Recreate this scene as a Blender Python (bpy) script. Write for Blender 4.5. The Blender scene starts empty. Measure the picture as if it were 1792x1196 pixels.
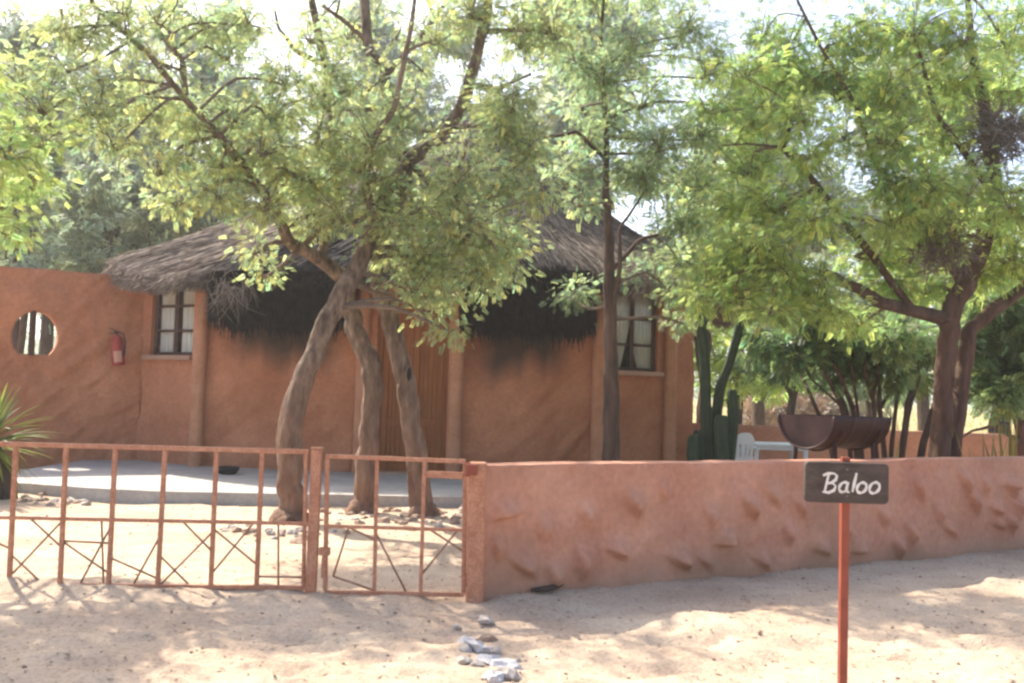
import bpy, math, random
import numpy as np
from mathutils import Vector, Matrix
random.seed(7)
rng = np.random.default_rng(7)
SC = bpy.context.scene
COL = SC.collection

# ------------------------------------------------------------------ camera
F_PX, W_PX, H_PX = 1750.0, 1792.0, 1196.0
CAM_H = 1.4
PITCH = math.atan(86 / F_PX)
ROLL = math.radians(1.8)
fwd = Vector((0, math.cos(PITCH), math.sin(PITCH)))
up0 = Vector((0, -math.sin(PITCH), math.cos(PITCH)))
rt0 = Vector((1, 0, 0))
rt = rt0 * math.cos(ROLL) + up0 * math.sin(ROLL)
up = up0 * math.cos(ROLL) - rt0 * math.sin(ROLL)
cam_d = bpy.data.cameras.new('camera')
cam = bpy.data.objects.new('camera', cam_d)
COL.objects.link(cam)
m = Matrix((rt, up, -fwd)).transposed().to_4x4()
m.translation = Vector((0, 0, CAM_H))
cam.matrix_world = m
cam_d.sensor_width = 36
cam_d.lens = 36 * F_PX / W_PX
cam_d.clip_start = 0.05
cam_d.clip_end = 2000
SC.camera = cam

# ------------------------------------------------------------------ light
SUN_EL = math.radians(46)
# light travels towards +x (right) and -y (to the camera): the sun stands behind the house on the left
travel = Vector((0.66, -0.75, 0)).normalized() * math.cos(SUN_EL) + Vector((0, 0, -math.sin(SUN_EL)))
sun_d = bpy.data.lights.new('sun', 'SUN')
sun_d.energy = 4.0
sun_d.angle = math.radians(0.6)
sun_d.color = (1.0, 0.92, 0.79)
sun = bpy.data.objects.new('sun', sun_d)
sun.rotation_euler = travel.to_track_quat('-Z', 'Y').to_euler()
COL.objects.link(sun)
world = bpy.data.worlds.new('World')
SC.world = world
world.use_nodes = True
wn = world.node_tree.nodes
wl = world.node_tree.links
bg = wn['Background']
sky = wn.new('ShaderNodeTexSky')
sky.sky_type = 'NISHITA'
sky.sun_disc = False
sky.sun_elevation = SUN_EL
sky.sun_rotation = math.atan2(-travel.x, -travel.y)
sky.dust_density = 6.0
sky.air_density = 0.9
sky.ozone_density = 0.4
sky.altitude = 900
wl.new(sky.outputs[0], bg.inputs['Color'])
bg.inputs['Strength'].default_value = 0.15
SC.view_settings.view_transform = 'Standard'
SC.view_settings.look = 'None'
SC.view_settings.gamma = 1
SC.view_settings.use_curve_mapping = False
SC.view_settings.exposure = 1.5
SC.cycles.filter_width = 2.6
SC.cycles.max_bounces = 14
SC.cycles.diffuse_bounces = 8
SC.cycles.transparent_max_bounces = 12


def at(px, py, Y):
    """a point of the place, Y metres ahead of the camera, seen at photo pixel px, py"""
    v = fwd + rt * ((px - W_PX / 2) / F_PX) - up * ((py - H_PX / 2) / F_PX)
    return Vector((0, 0, CAM_H)) + v * (Y / v.y)


def onground(px, py, z=0.0):
    v = fwd + rt * ((px - W_PX / 2) / F_PX) - up * ((py - H_PX / 2) / F_PX)
    return Vector((0, 0, CAM_H)) + v * ((z - CAM_H) / v.z)


# ------------------------------------------------------------------ numpy noise
_tab = np.random.default_rng(3).random(65536)


def vnoise(x, y, seed=0):
    x = np.asarray(x, float) + seed * 17.31
    y = np.asarray(y, float) + seed * 5.77
    xi = np.floor(x).astype(np.int64); yi = np.floor(y).astype(np.int64)
    fx = x - xi; fy = y - yi
    fx = fx * fx * (3 - 2 * fx); fy = fy * fy * (3 - 2 * fy)
    h = lambda a, b: _tab[((a * 73856093) ^ (b * 19349663)) & 65535]
    a = h(xi, yi); b = h(xi + 1, yi); c = h(xi, yi + 1); d = h(xi + 1, yi + 1)
    return (a * (1 - fx) + b * fx) * (1 - fy) + (c * (1 - fx) + d * fx) * fy - 0.5


def fbm(x, y, seed=0, oct=4, gain=0.5):
    r = 0; a = 1.0
    for k in range(oct):
        r = r + a * vnoise(np.asarray(x) * 2 ** k, np.asarray(y) * 2 ** k, seed + k * 3)
        a *= gain
    return r


# ------------------------------------------------------------------ materials
def new_mat(name):
    mt = bpy.data.materials.new(name)
    mt.use_nodes = True
    return mt, mt.node_tree.nodes, mt.node_tree.links, mt.node_tree.nodes['Principled BSDF']


def rough_mat(name, c1, c2, scale=6.0, rough=0.85, bump=0.3, bscale=40.0, c3=None, stretch=(1, 1, 1), bdist=0.01,
              metallic=0.0, attr=None, attr_col=None, coord='Object', fine=0.0):
    mt, n, l, p = new_mat(name)
    tc = n.new('ShaderNodeTexCoord')
    mp = n.new('ShaderNodeMapping'); mp.inputs['Scale'].default_value = stretch
    l.new(tc.outputs[coord], mp.inputs[0])
    nz = n.new('ShaderNodeTexNoise'); nz.inputs['Scale'].default_value = scale
    nz.inputs['Detail'].default_value = 6; nz.inputs['Roughness'].default_value = 0.62
    l.new(mp.outputs[0], nz.inputs['Vector'])
    cr = n.new('ShaderNodeValToRGB')
    cr.color_ramp.elements[0].position = 0.32; cr.color_ramp.elements[0].color = (*c1, 1)
    cr.color_ramp.elements[1].position = 0.68; cr.color_ramp.elements[1].color = (*c2, 1)
    if c3:
        e = cr.color_ramp.elements.new(0.82); e.color = (*c3, 1)
    l.new(nz.outputs['Fac'], cr.inputs[0])
    col = cr.outputs[0]
    if fine:
        n3 = n.new('ShaderNodeTexNoise'); n3.inputs['Scale'].default_value = bscale * 0.7; n3.inputs['Detail'].default_value = 3
        l.new(mp.outputs[0], n3.inputs['Vector'])
        mr = n.new('ShaderNodeMapRange'); mr.inputs[1].default_value = 0.3; mr.inputs[2].default_value = 0.7
        mr.inputs[3].default_value = 1 - fine; mr.inputs[4].default_value = 1 + fine
        l.new(n3.outputs['Fac'], mr.inputs[0])
        mu = n.new('ShaderNodeVectorMath'); mu.operation = 'SCALE'
        l.new(col, mu.inputs[0]); l.new(mr.outputs[0], mu.inputs['Scale'])
        col = mu.outputs[0]
    if attr:
        at_ = n.new('ShaderNodeAttribute'); at_.attribute_name = attr
        mx = n.new('ShaderNodeMix'); mx.data_type = 'RGBA'
        l.new(at_.outputs['Fac'], mx.inputs[0]); l.new(col, mx.inputs[6]); mx.inputs[7].default_value = (*attr_col, 1)
        col = mx.outputs[2]
    l.new(col, p.inputs['Base Color'])
    p.inputs['Roughness'].default_value = rough
    p.inputs['Metallic'].default_value = metallic
    p.inputs['Specular IOR Level'].default_value = 0.25
    if bump:
        n2 = n.new('ShaderNodeTexNoise'); n2.inputs['Scale'].default_value = bscale; n2.inputs['Detail'].default_value = 5
        l.new(mp.outputs[0], n2.inputs['Vector'])
        b = n.new('ShaderNodeBump'); b.inputs['Strength'].default_value = bump; b.inputs['Distance'].default_value = bdist
        l.new(n2.outputs['Fac'], b.inputs['Height']); l.new(b.outputs[0], p.inputs['Normal'])
    return mt


def leaf_mat(name, col, trans=0.5, tcol=None, rough=0.55):
    mt, n, l, p = new_mat(name)
    at_ = n.new('ShaderNodeAttribute'); at_.attribute_name = 'tint'
    mu = n.new('ShaderNodeMix'); mu.data_type = 'RGBA'; mu.blend_type = 'MULTIPLY'; mu.inputs[0].default_value = 1
    mu.inputs[6].default_value = (*col, 1); l.new(at_.outputs['Color'], mu.inputs[7])
    l.new(mu.outputs[2], p.inputs['Base Color']); p.inputs['Roughness'].default_value = rough
    p.inputs['Specular IOR Level'].default_value = 0.35
    tr = n.new('ShaderNodeBsdfTranslucent')
    m2 = n.new('ShaderNodeMix'); m2.data_type = 'RGBA'; m2.blend_type = 'MULTIPLY'; m2.inputs[0].default_value = 1
    m2.inputs[6].default_value = (*(tcol or col), 1); l.new(at_.outputs['Color'], m2.inputs[7])
    l.new(m2.outputs[2], tr.inputs['Color'])
    mx = n.new('ShaderNodeMixShader'); mx.inputs[0].default_value = trans
    l.new(p.outputs[0], mx.inputs[1]); l.new(tr.outputs[0], mx.inputs[2])
    l.new(mx.outputs[0], n['Material Output'].inputs['Surface'])
    return mt


M = {}
M['plaster'] = rough_mat('terracotta_plaster', (0.33, 0.130, 0.066), (0.46, 0.207, 0.115), 1.3, 0.9, 0.5, 26, bdist=0.012,
                         attr='stain', attr_col=(0.045, 0.036, 0.03), fine=0.10)
M['plaster_pink'] = rough_mat('pink_plaster', (0.41, 0.185, 0.118), (0.54, 0.28, 0.185), 2.0, 0.9, 0.5, 30, bdist=0.01,
                              attr='stain', attr_col=(0.30, 0.19, 0.12), fine=0.10)
M['sill'] = rough_mat('sill_plaster', (0.33, 0.20, 0.14), (0.40, 0.25, 0.18), 5, 0.85, 0.3, 40)
M['pilaster'] = rough_mat('pilaster_plaster', (0.37, 0.17, 0.095), (0.47, 0.245, 0.15), 2.5, 0.9, 0.4, 30, fine=0.08)
M['concrete'] = rough_mat('porch_concrete', (0.30, 0.28, 0.26), (0.42, 0.39, 0.36), 1.6, 0.85, 0.25, 30, fine=0.1)
M['thatch'] = rough_mat('thatch_grey', (0.16, 0.12, 0.095), (0.36, 0.29, 0.235), 9, 0.95, 0.4, 60, attr='stain', attr_col=(0.035, 0.03, 0.032))
M['thatch_dark'] = rough_mat('thatch_near_black', (0.012, 0.011, 0.012), (0.035, 0.032, 0.032), 9, 0.95, 0.3, 60)
M['bark'] = rough_mat('bark_grey_brown', (0.055, 0.038, 0.028), (0.25, 0.185, 0.14), 13, 0.92, 1.0, 34, c3=(0.42, 0.36, 0.31), stretch=(1, 1, .30), bdist=0.03, attr='stain', attr_col=(0.24, 0.12, 0.07), fine=0.25)
M['bark_dark'] = rough_mat('bark_dark', (0.04, 0.027, 0.021), (0.115, 0.078, 0.06), 10, 0.92, 1.0, 26, stretch=(1, 1, .3), bdist=0.03, attr='stain', attr_col=(0.17, 0.06, 0.035))
M['twig'] = rough_mat('twig', (0.10, 0.072, 0.055), (0.19, 0.145, 0.11), 12, 0.9, 0)
M['twig_grey'] = rough_mat('dead_twig', (0.11, 0.09, 0.08), (0.20, 0.17, 0.15), 12, 0.9, 0)
M['rust_paint'] = rough_mat('terracotta_steel', (0.36, 0.15, 0.085), (0.50, 0.25, 0.15), 14, 0.6, 0.3, 80, bdist=0.002, fine=0.12)
M['post_red'] = rough_mat('red_oxide_steel', (0.20, 0.048, 0.028), (0.27, 0.075, 0.045), 12, 0.5, 0.2, 90, bdist=0.002)
M['rod'] = rough_mat('rod_steel', (0.22, 0.12, 0.08), (0.34, 0.20, 0.13), 20, 0.7, 0)
M['wood'] = rough_mat('door_wood', (0.20, 0.068, 0.022), (0.30, 0.115, 0.04), 5, 0.55, 0.3, 40, stretch=(6, 6, .5), bdist=0.004)
M['frame'] = rough_mat('window_frame_brown', (0.045, 0.02, 0.014), (0.08, 0.036, 0.024), 12, 0.5, 0.1, 60)
M['curtain'] = rough_mat('curtain_white', (0.72, 0.70, 0.66), (0.82, 0.80, 0.76), 4, 0.9, 0.1, 60)
M['dark'] = rough_mat('room_dark', (0.02, 0.018, 0.016), (0.03, 0.027, 0.024), 4, 0.9, 0)
M['sign'] = rough_mat('sign_board', (0.048, 0.036, 0.030), (0.085, 0.065, 0.055), 16, 0.7, 0.4, 60, stretch=(1, 1, 3), bdist=0.003, fine=0.15)
M['letter'] = rough_mat('letter_paint', (0.55, 0.52, 0.48), (0.72, 0.69, 0.65), 40, 0.6, 0.1, 90)
M['drum'] = rough_mat('drum_rust', (0.022, 0.011, 0.010), (0.055, 0.024, 0.020), 5, 0.6, 0.4, 50, c3=(0.08, 0.035, 0.026), bdist=0.004, metallic=0.2)
M['drum_end'] = rough_mat('drum_end_rust', (0.04, 0.022, 0.022), (0.08, 0.045, 0.042), 5, 0.5, 0.4, 50, bdist=0.004, metallic=0.25)
M['plastic'] = rough_mat('white_plastic', (0.66, 0.70, 0.70), (0.76, 0.79, 0.79), 5, 0.4, 0.0, 60)
M['stone'] = rough_mat('stone_pale', (0.34, 0.29, 0.25), (0.50, 0.44, 0.39), 9, 0.85, 0.5, 50, fine=0.12)
M['stone_white'] = rough_mat('stone_white', (0.46, 0.43, 0.42), (0.62, 0.59, 0.58), 9, 0.85, 0.5, 50, fine=0.1)
M['stone_brown'] = rough_mat('stone_brown', (0.26, 0.17, 0.12), (0.42, 0.30, 0.22), 9, 0.85, 0.5, 50, fine=0.12)
M['red'] = rough_mat('extinguisher_red', (0.24, 0.03, 0.022), (0.34, 0.05, 0.035), 9, 0.35, 0)
M['black'] = rough_mat('black_rubber', (0.012, 0.012, 0.012), (0.03, 0.03, 0.03), 9, 0.6, 0)
M['label'] = rough_mat('paper_label', (0.42, 0.22, 0.16), (0.5, 0.28, 0.2), 9, 0.6, 0)
M['cactus'] = rough_mat('cactus_green', (0.018, 0.034, 0.019), (0.038, 0.062, 0.032), 8, 0.65, 0.3, 40, c3=(0.09, 0.10, 0.06))
M['cactus_old'] = rough_mat('cactus_corky', (0.06, 0.06, 0.035), (0.16, 0.12, 0.08), 8, 0.8, 0.4, 40)
M['dry_stem'] = rough_mat('dry_stem', (0.17, 0.10, 0.06), (0.30, 0.20, 0.13), 12, 0.9, 0.5, 40)
M['leaf_olive'] = leaf_mat('leaf_olive', (0.21, 0.245, 0.13), 0.57, (0.50, 0.60, 0.27))
M['leaf_grey'] = leaf_mat('leaf_grey', (0.19, 0.235, 0.13), 0.55, (0.44, 0.57, 0.27))
M['leaf_bright'] = leaf_mat('leaf_bright', (0.20, 0.25, 0.09), 0.6, (0.53, 0.68, 0.21))
M['leaf_dark'] = leaf_mat('leaf_dark', (0.10, 0.15, 0.075), 0.52, (0.28, 0.40, 0.16))
M['leaf_far'] = leaf_mat('leaf_far', (0.16, 0.20, 0.145), 0.5, (0.36, 0.45, 0.28))
M['leaf_hazed'] = leaf_mat('leaf_hazed', (0.22, 0.26, 0.20), 0.5, (0.48, 0.56, 0.40))  # paler leaves: distance haze and sky glare put into their colour
M['leaf_yucca'] = leaf_mat('leaf_yucca', (0.10, 0.16, 0.045), 0.3, (0.20, 0.28, 0.06))
M['grass'] = leaf_mat('dry_grass', (0.40, 0.34, 0.16), 0.4, (0.45, 0.38, 0.16))

# glass
gm, gn, gl, gp = new_mat('window_glass')
tr_ = gn.new('ShaderNodeBsdfTransparent'); tr_.inputs[0].default_value = (0.93, 0.95, 0.94, 1)
gs = gn.new('ShaderNodeBsdfGlossy'); gs.inputs['Roughness'].default_value = 0.03
fr = gn.new('ShaderNodeFresnel'); fr.inputs[0].default_value = 1.5
mxs = gn.new('ShaderNodeMixShader')
gl.new(fr.outputs[0], mxs.inputs[0]); gl.new(tr_.outputs[0], mxs.inputs[1]); gl.new(gs.outputs[0], mxs.inputs[2])
gl.new(mxs.outputs[0], gn['Material Output'].inputs['Surface'])
M['glass'] = gm


# sand: distance from the yard decides where dry grass takes over
def sand_material():
    mt, n, l, p = new_mat('sand')
    tc = n.new('ShaderNodeTexCoord')
    def noise(scale, det=5, rough=0.6, vec=None):
        z = n.new('ShaderNodeTexNoise'); z.inputs['Scale'].default_value = scale
        z.inputs['Detail'].default_value = det; z.inputs['Roughness'].default_value = rough
        l.new(vec or tc.outputs['Object'], z.inputs['Vector']); return z.outputs['Fac']
    def ramp(f, stops):
        r = n.new('ShaderNodeValToRGB')
        while len(r.color_ramp.elements) < len(stops): r.color_ramp.elements.new(0.5)
        for e, (pos, c) in zip(r.color_ramp.elements, stops): e.position = pos; e.color = (*c, 1)
        l.new(f, r.inputs[0]); return r.outputs[0]
    base = ramp(noise(0.9), [(0.3, (0.46, 0.33, 0.235)), (0.5, (0.53, 0.405, 0.295)), (0.72, (0.60, 0.485, 0.36))])
    speck = ramp(noise(38, 4, 0.75), [(0.34, (0.74, 0.70, 0.68)), (0.5, (1, 1, 1)), (0.7, (1.12, 1.1, 1.06))])
    m1 = n.new('ShaderNodeMix'); m1.data_type = 'RGBA'; m1.blend_type = 'MULTIPLY'; m1.inputs[0].default_value = 0.85
    l.new(base, m1.inputs[6]); l.new(speck, m1.inputs[7])
    sf = noise(5.0, 6, 0.7)
    debris = ramp(sf, [(0.60, (0, 0, 0)), (0.72, (1, 1, 1))])
    m2 = n.new('ShaderNodeMix'); m2.data_type = 'RGBA'
    mm = n.new('ShaderNodeMath'); mm.operation = 'MULTIPLY'; mm.inputs[1].default_value = 0.45
    l.new(debris, mm.inputs[0]); l.new(mm.outputs[0], m2.inputs[0]); l.new(m1.outputs[2], m2.inputs[6])
    m2.inputs[7].default_value = (0.26, 0.18, 0.125, 1)
    a = n.new('ShaderNodeAttribute'); a.attribute_name = 'stain'      # dry grass field beyond the yard
    gr = ramp(noise(0.5), [(0.35, (0.33, 0.27, 0.13)), (0.65, (0.50, 0.43, 0.22))])
    m3 = n.new('ShaderNodeMix'); m3.data_type = 'RGBA'
    l.new(a.outputs['Fac'], m3.inputs[0]); l.new(m2.outputs[2], m3.inputs[6]); l.new(gr, m3.inputs[7])
    l.new(m3.outputs[2], p.inputs['Base Color']); p.inputs['Roughness'].default_value = 0.95
    p.inputs['Specular IOR Level'].default_value = 0.1
    add = n.new('ShaderNodeMath'); add.operation = 'ADD'
    l.new(noise(22, 6, 0.7), add.inputs[0]); l.new(noise(90, 3), add.inputs[1])
    b = n.new('ShaderNodeBump'); b.inputs['Strength'].default_value = 0.7; b.inputs['Distance'].default_value = 0.02
    l.new(add.outputs[0], b.inputs['Height']); l.new(b.outputs[0], p.inputs['Normal'])
    return mt
M['sand'] = sand_material()


# ------------------------------------------------------------------ mesh helpers
class MB:
    def __init__(self): self.v = []; self.f = []; self.s = []

    def add(self, vs, fs, stain=0.0):
        b = len(self.v)
        self.v += [tuple(x) for x in vs]
        self.f += [tuple(i + b for i in f) for f in fs]
        self.s += (list(stain) if hasattr(stain, '__len__') else [stain] * len(vs))
        return self

    def box(self, c, size, rot=None, bev=0.0):
        """bevelled box: each corner is cut"""
        hx, hy, hz = [s / 2 for s in size]
        if bev <= 0:
            vs = [Vector((sx * hx, sy * hy, sz * hz)) for sx in (-1, 1) for sy in (-1, 1) for sz in (-1, 1)]
            fs = [(0, 1, 3, 2), (4, 6, 7, 5), (0, 4, 5, 1), (2, 3, 7, 6), (0, 2, 6, 4), (1, 5, 7, 3)]
        else:
            import bmesh
            bm = bmesh.new(); bmesh.ops.create_cube(bm, size=1)
            for v in bm.verts: v.co = Vector((v.co.x * 2 * hx, v.co.y * 2 * hy, v.co.z * 2 * hz))
            bmesh.ops.bevel(bm, geom=bm.edges[:], offset=bev, segments=2, affect='EDGES', profile=0.6)
            bm.verts.index_update()
            vs = [v.co.copy() for v in bm.verts]; fs = [tuple(v.index for v in f.verts) for f in bm.faces]
            bm.free()
        if rot is not None: vs = [rot @ v for v in vs]
        return self.add([v + Vector(c) for v in vs], fs)

    def bar(self, a, b, w, h=None, bev=0.0, upv=(0, 0, 1)):
        """box running from a to b"""
        a = Vector(a); b = Vector(b); d = b - a; L = d.length; z = d.normalized()
        x = Vector(upv).cross(z)
        if x.length < 1e-3: x = Vector((1, 0, 0))
        x.normalize(); y = z.cross(x)
        R = Matrix((x, y, z)).transposed()
        return self.box((a + b) / 2, (w, h or w, L), R, bev)

    def tube(self, pts, rad, seg=8, cap=True, wob=0.0, ribs=0, smooth=2, stain=None, seed=0):
        P = [Vector(p) for p in pts]
        R = list(rad) if hasattr(rad, '__len__') else [rad] * len(P)
        S = list(stain) if stain is not None else [0.0] * len(P)
        if smooth > 1 and len(P) > 2:
            Q = []; RQ = []; SQ = []
            for i in range(len(P) - 1):
                p0 = P[max(i - 1, 0)]; p1 = P[i]; p2 = P[i + 1]; p3 = P[min(i + 2, len(P) - 1)]
                for k in range(smooth):
                    t = k / smooth
                    q = 0.5 * ((2 * p1) + (p2 - p0) * t + (2 * p0 - 5 * p1 + 4 * p2 - p3) * t * t + (3 * p1 - p0 - 3 * p2 + p3) * t ** 3)
                    Q.append(q); RQ.append(R[i] * (1 - t) + R[i + 1] * t); SQ.append(S[i] * (1 - t) + S[i + 1] * t)
            Q.append(P[-1]); RQ.append(R[-1]); SQ.append(S[-1]); P, R, S = Q, RQ, SQ
        n = len(P); vs = []; st = []; fs = []
        ref = Vector((0.3, 1, 0.2)).normalized()
        for i in range(n):
            d = (P[min(i + 1, n - 1)] - P[max(i - 1, 0)]).normalized()
            x = ref - d * ref.dot(d)
            if x.length < 1e-3: x = Vector((1, 0, 0)) - d * d.x
            x.normalize(); y = d.cross(x); ref = x
            for k in range(seg):
                a = 2 * math.pi * k / seg
                r = R[i]
                if ribs: r *= 1.0 + 0.28 * math.cos(ribs * a)
                if wob:
                    if seg >= 30: r *= 1 + .10 * abs(float(vnoise(k * 1.0 + seed, i * 0.16, 3))) + .07 * float(vnoise(k * .5, i * .5, 6))
                r *= 1 + wob * (2 * float(vnoise(k * 0.9 * 14 / max(14, seg) + seed * 7, i * 0.10 + seed)) + 0.9 * math.sin(3 * a + i * 0.07 + seed) + 0.6 * math.sin(5 * a - i * 0.05))
                vs.append(P[i] + x * (math.cos(a) * r) + y * (math.sin(a) * r)); st.append(S[i])
        for i in range(n - 1):
            for k in range(seg):
                k2 = (k + 1) % seg
                fs.append((i * seg + k, i * seg + k2, (i + 1) * seg + k2, (i + 1) * seg + k))
        if cap:
            fs.append(tuple(reversed(range(seg)))); fs.append(tuple((n - 1) * seg + k for k in range(seg)))
        return self.add(vs, fs, st)

    def build(self, name, mat, parent=None, smooth=False, kind=None, label=None, origin=None):
        me = bpy.data.meshes.new(name)
        vs = self.v
        if origin is not None: vs = [(v[0] - origin[0], v[1] - origin[1], v[2] - origin[2]) for v in vs]
        me.from_pydata(vs, [], self.f)
        me.materials.append(mat)
        a = me.attributes.new('stain', 'FLOAT', 'POINT'); a.data.foreach_set('value', self.s)
        if smooth: me.polygons.foreach_set('use_smooth', [True] * len(me.polygons))
        me.update()
        return link(name, me, parent, kind, label, origin)


def link(name, me, parent=None, kind=None, label=None, origin=None):
    o = bpy.data.objects.new(name, me)
    COL.objects.link(o)
    if origin is not None: o.location = origin
    if parent is not None:
        o.parent = parent
        lvl = parent; off = Vector((0, 0, 0))
        while lvl is not None:
            off += lvl.location; lvl = lvl.parent
        if origin is None: o.location = -off
        else: o.location = Vector(origin) - off
    if kind: o['kind'] = kind
    if label: o['label'] = label
    return o


def thing(name, label, cat, loc=(0, 0, 0), group=None):
    o = bpy.data.objects.new(name, None); o.empty_display_size = 0.1
    COL.objects.link(o); o.location = loc
    o['label'] = label; o['category'] = cat
    if group: o['group'] = group
    return o


def tag(o, label, cat, group=None):
    o['label'] = label; o['category'] = cat
    if group: o['group'] = group
    return o


def np_mesh(name, V, Fq, mat, tint=None, stain=None, smooth=False):
    """quads from numpy arrays"""
    me = bpy.data.meshes.new(name)
    nv = len(V); nf, k = Fq.shape
    me.vertices.add(nv); me.vertices.foreach_set('co', np.ascontiguousarray(V, np.float32).ravel())
    me.loops.add(nf * k); me.loops.foreach_set('vertex_index', Fq.astype(np.int32).ravel())
    me.polygons.add(nf)
    me.polygons.foreach_set('loop_start', np.arange(0, nf * k, k, dtype=np.int32))
    me.materials.append(mat)
    if tint is not None:
        a = me.attributes.new('tint', 'FLOAT_COLOR', 'POINT')
        a.data.foreach_set('color', np.hstack([tint, np.ones((nv, 1))]).astype(np.float32).ravel())
    if stain is not None:
        a = me.attributes.new('stain', 'FLOAT', 'POINT'); a.data.foreach_set('value', np.asarray(stain, np.float32).ravel())
    me.update(calc_edges=True)
    if smooth: me.polygons.foreach_set('use_smooth', np.ones(nf, bool))
    me.validate()
    return me


# ------------------------------------------------------------------ ground
_pr = random.Random(21)
PRINTS = [(-3.2 + .42 * k + _pr.gauss(0, .05), 5.15 + .06 * k + .14 * (k % 2) + _pr.gauss(0, .03), .15 + _pr.gauss(0, .15)) for k in range(18)] + [(_pr.uniform(-3, 3.5), _pr.uniform(4.3, 6.0), _pr.uniform(-.8, .8)) for k in range(26)]


def ground_z(x, y):
    x = np.asarray(x, float); y = np.asarray(y, float)
    near = np.clip((30 - np.hypot(x, y - 8)) / 12, 0, 1)
    z = 0.055 * fbm(x * 0.55, y * 0.55, 1, 3) + 0.05 * fbm(x * 2.4, y * 3.4, 2, 4, 0.6)
    z += 0.03 * np.abs(fbm(x * 5.0, y * 7, 9, 3)) + 0.03 * fbm(x * 1.6 + .5 * y, y * 5.5, 19, 3)
    for (fx, fy, fa) in PRINTS:
        ca, sa = math.cos(fa), math.sin(fa); a_ = (x - fx) * ca + (y - fy) * sa; b_ = -(x - fx) * sa + (y - fy) * ca
        q = (a_ / .15) ** 2 + (b_ / .065) ** 2
        z = z - .028 * np.exp(-q ** 2) + .012 * np.exp(-((q - 1.9) / .7) ** 2)
    yard = ((y > 6.9) & (y < 18)).astype(float)
    z *= (1 - 0.45 * yard)
    # bank of sand swept against the fence and the foot of the wall
    line = 6.57 + np.clip(x + 0.19, 0, 30) * 0.604
    z += 0.045 * np.exp(-((y - line) / 0.28) ** 2)
    rise = 0.0085 * np.clip(y - 30, 0, 120) ** 1.0 * np.clip((y - 26) / 20, 0, 1)      # the field climbs gently
    return z * near + rise - 0.01


def ground_at(x, y): return float(ground_z(np.array([x]), np.array([y]))[0])


def build_ground():
    u = np.linspace(-1, 1, 290); xs = 1.0 + 9 * u + 900 * np.sign(u) * np.abs(u) ** 9
    v = np.linspace(0, 1, 340); ys = 1.5 + 17 * v + 900 * v ** 11
    ys = np.concatenate([[-90, -45, -20, -6, -2, 0.5], ys])
    X, Y = np.meshgrid(xs, ys)
    Z = ground_z(X, Y)
    V = np.stack([X, Y, Z], -1).reshape(-1, 3)
    nx, ny = len(xs), len(ys)
    i = np.arange(nx - 1)[None, :] + nx * np.arange(ny - 1)[:, None]
    Fq = np.stack([i, i + 1, i + 1 + nx, i + nx], -1).reshape(-1, 4)
    r = np.clip((Y - 19.5) / 4 + 1.2 * fbm(X * .3, Y * .3, 4, 3), 0, 1)
    me = np_mesh('ground', V, Fq, M['sand'], stain=r.ravel(), smooth=True)
    link('ground', me, kind='structure')
build_ground()


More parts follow.
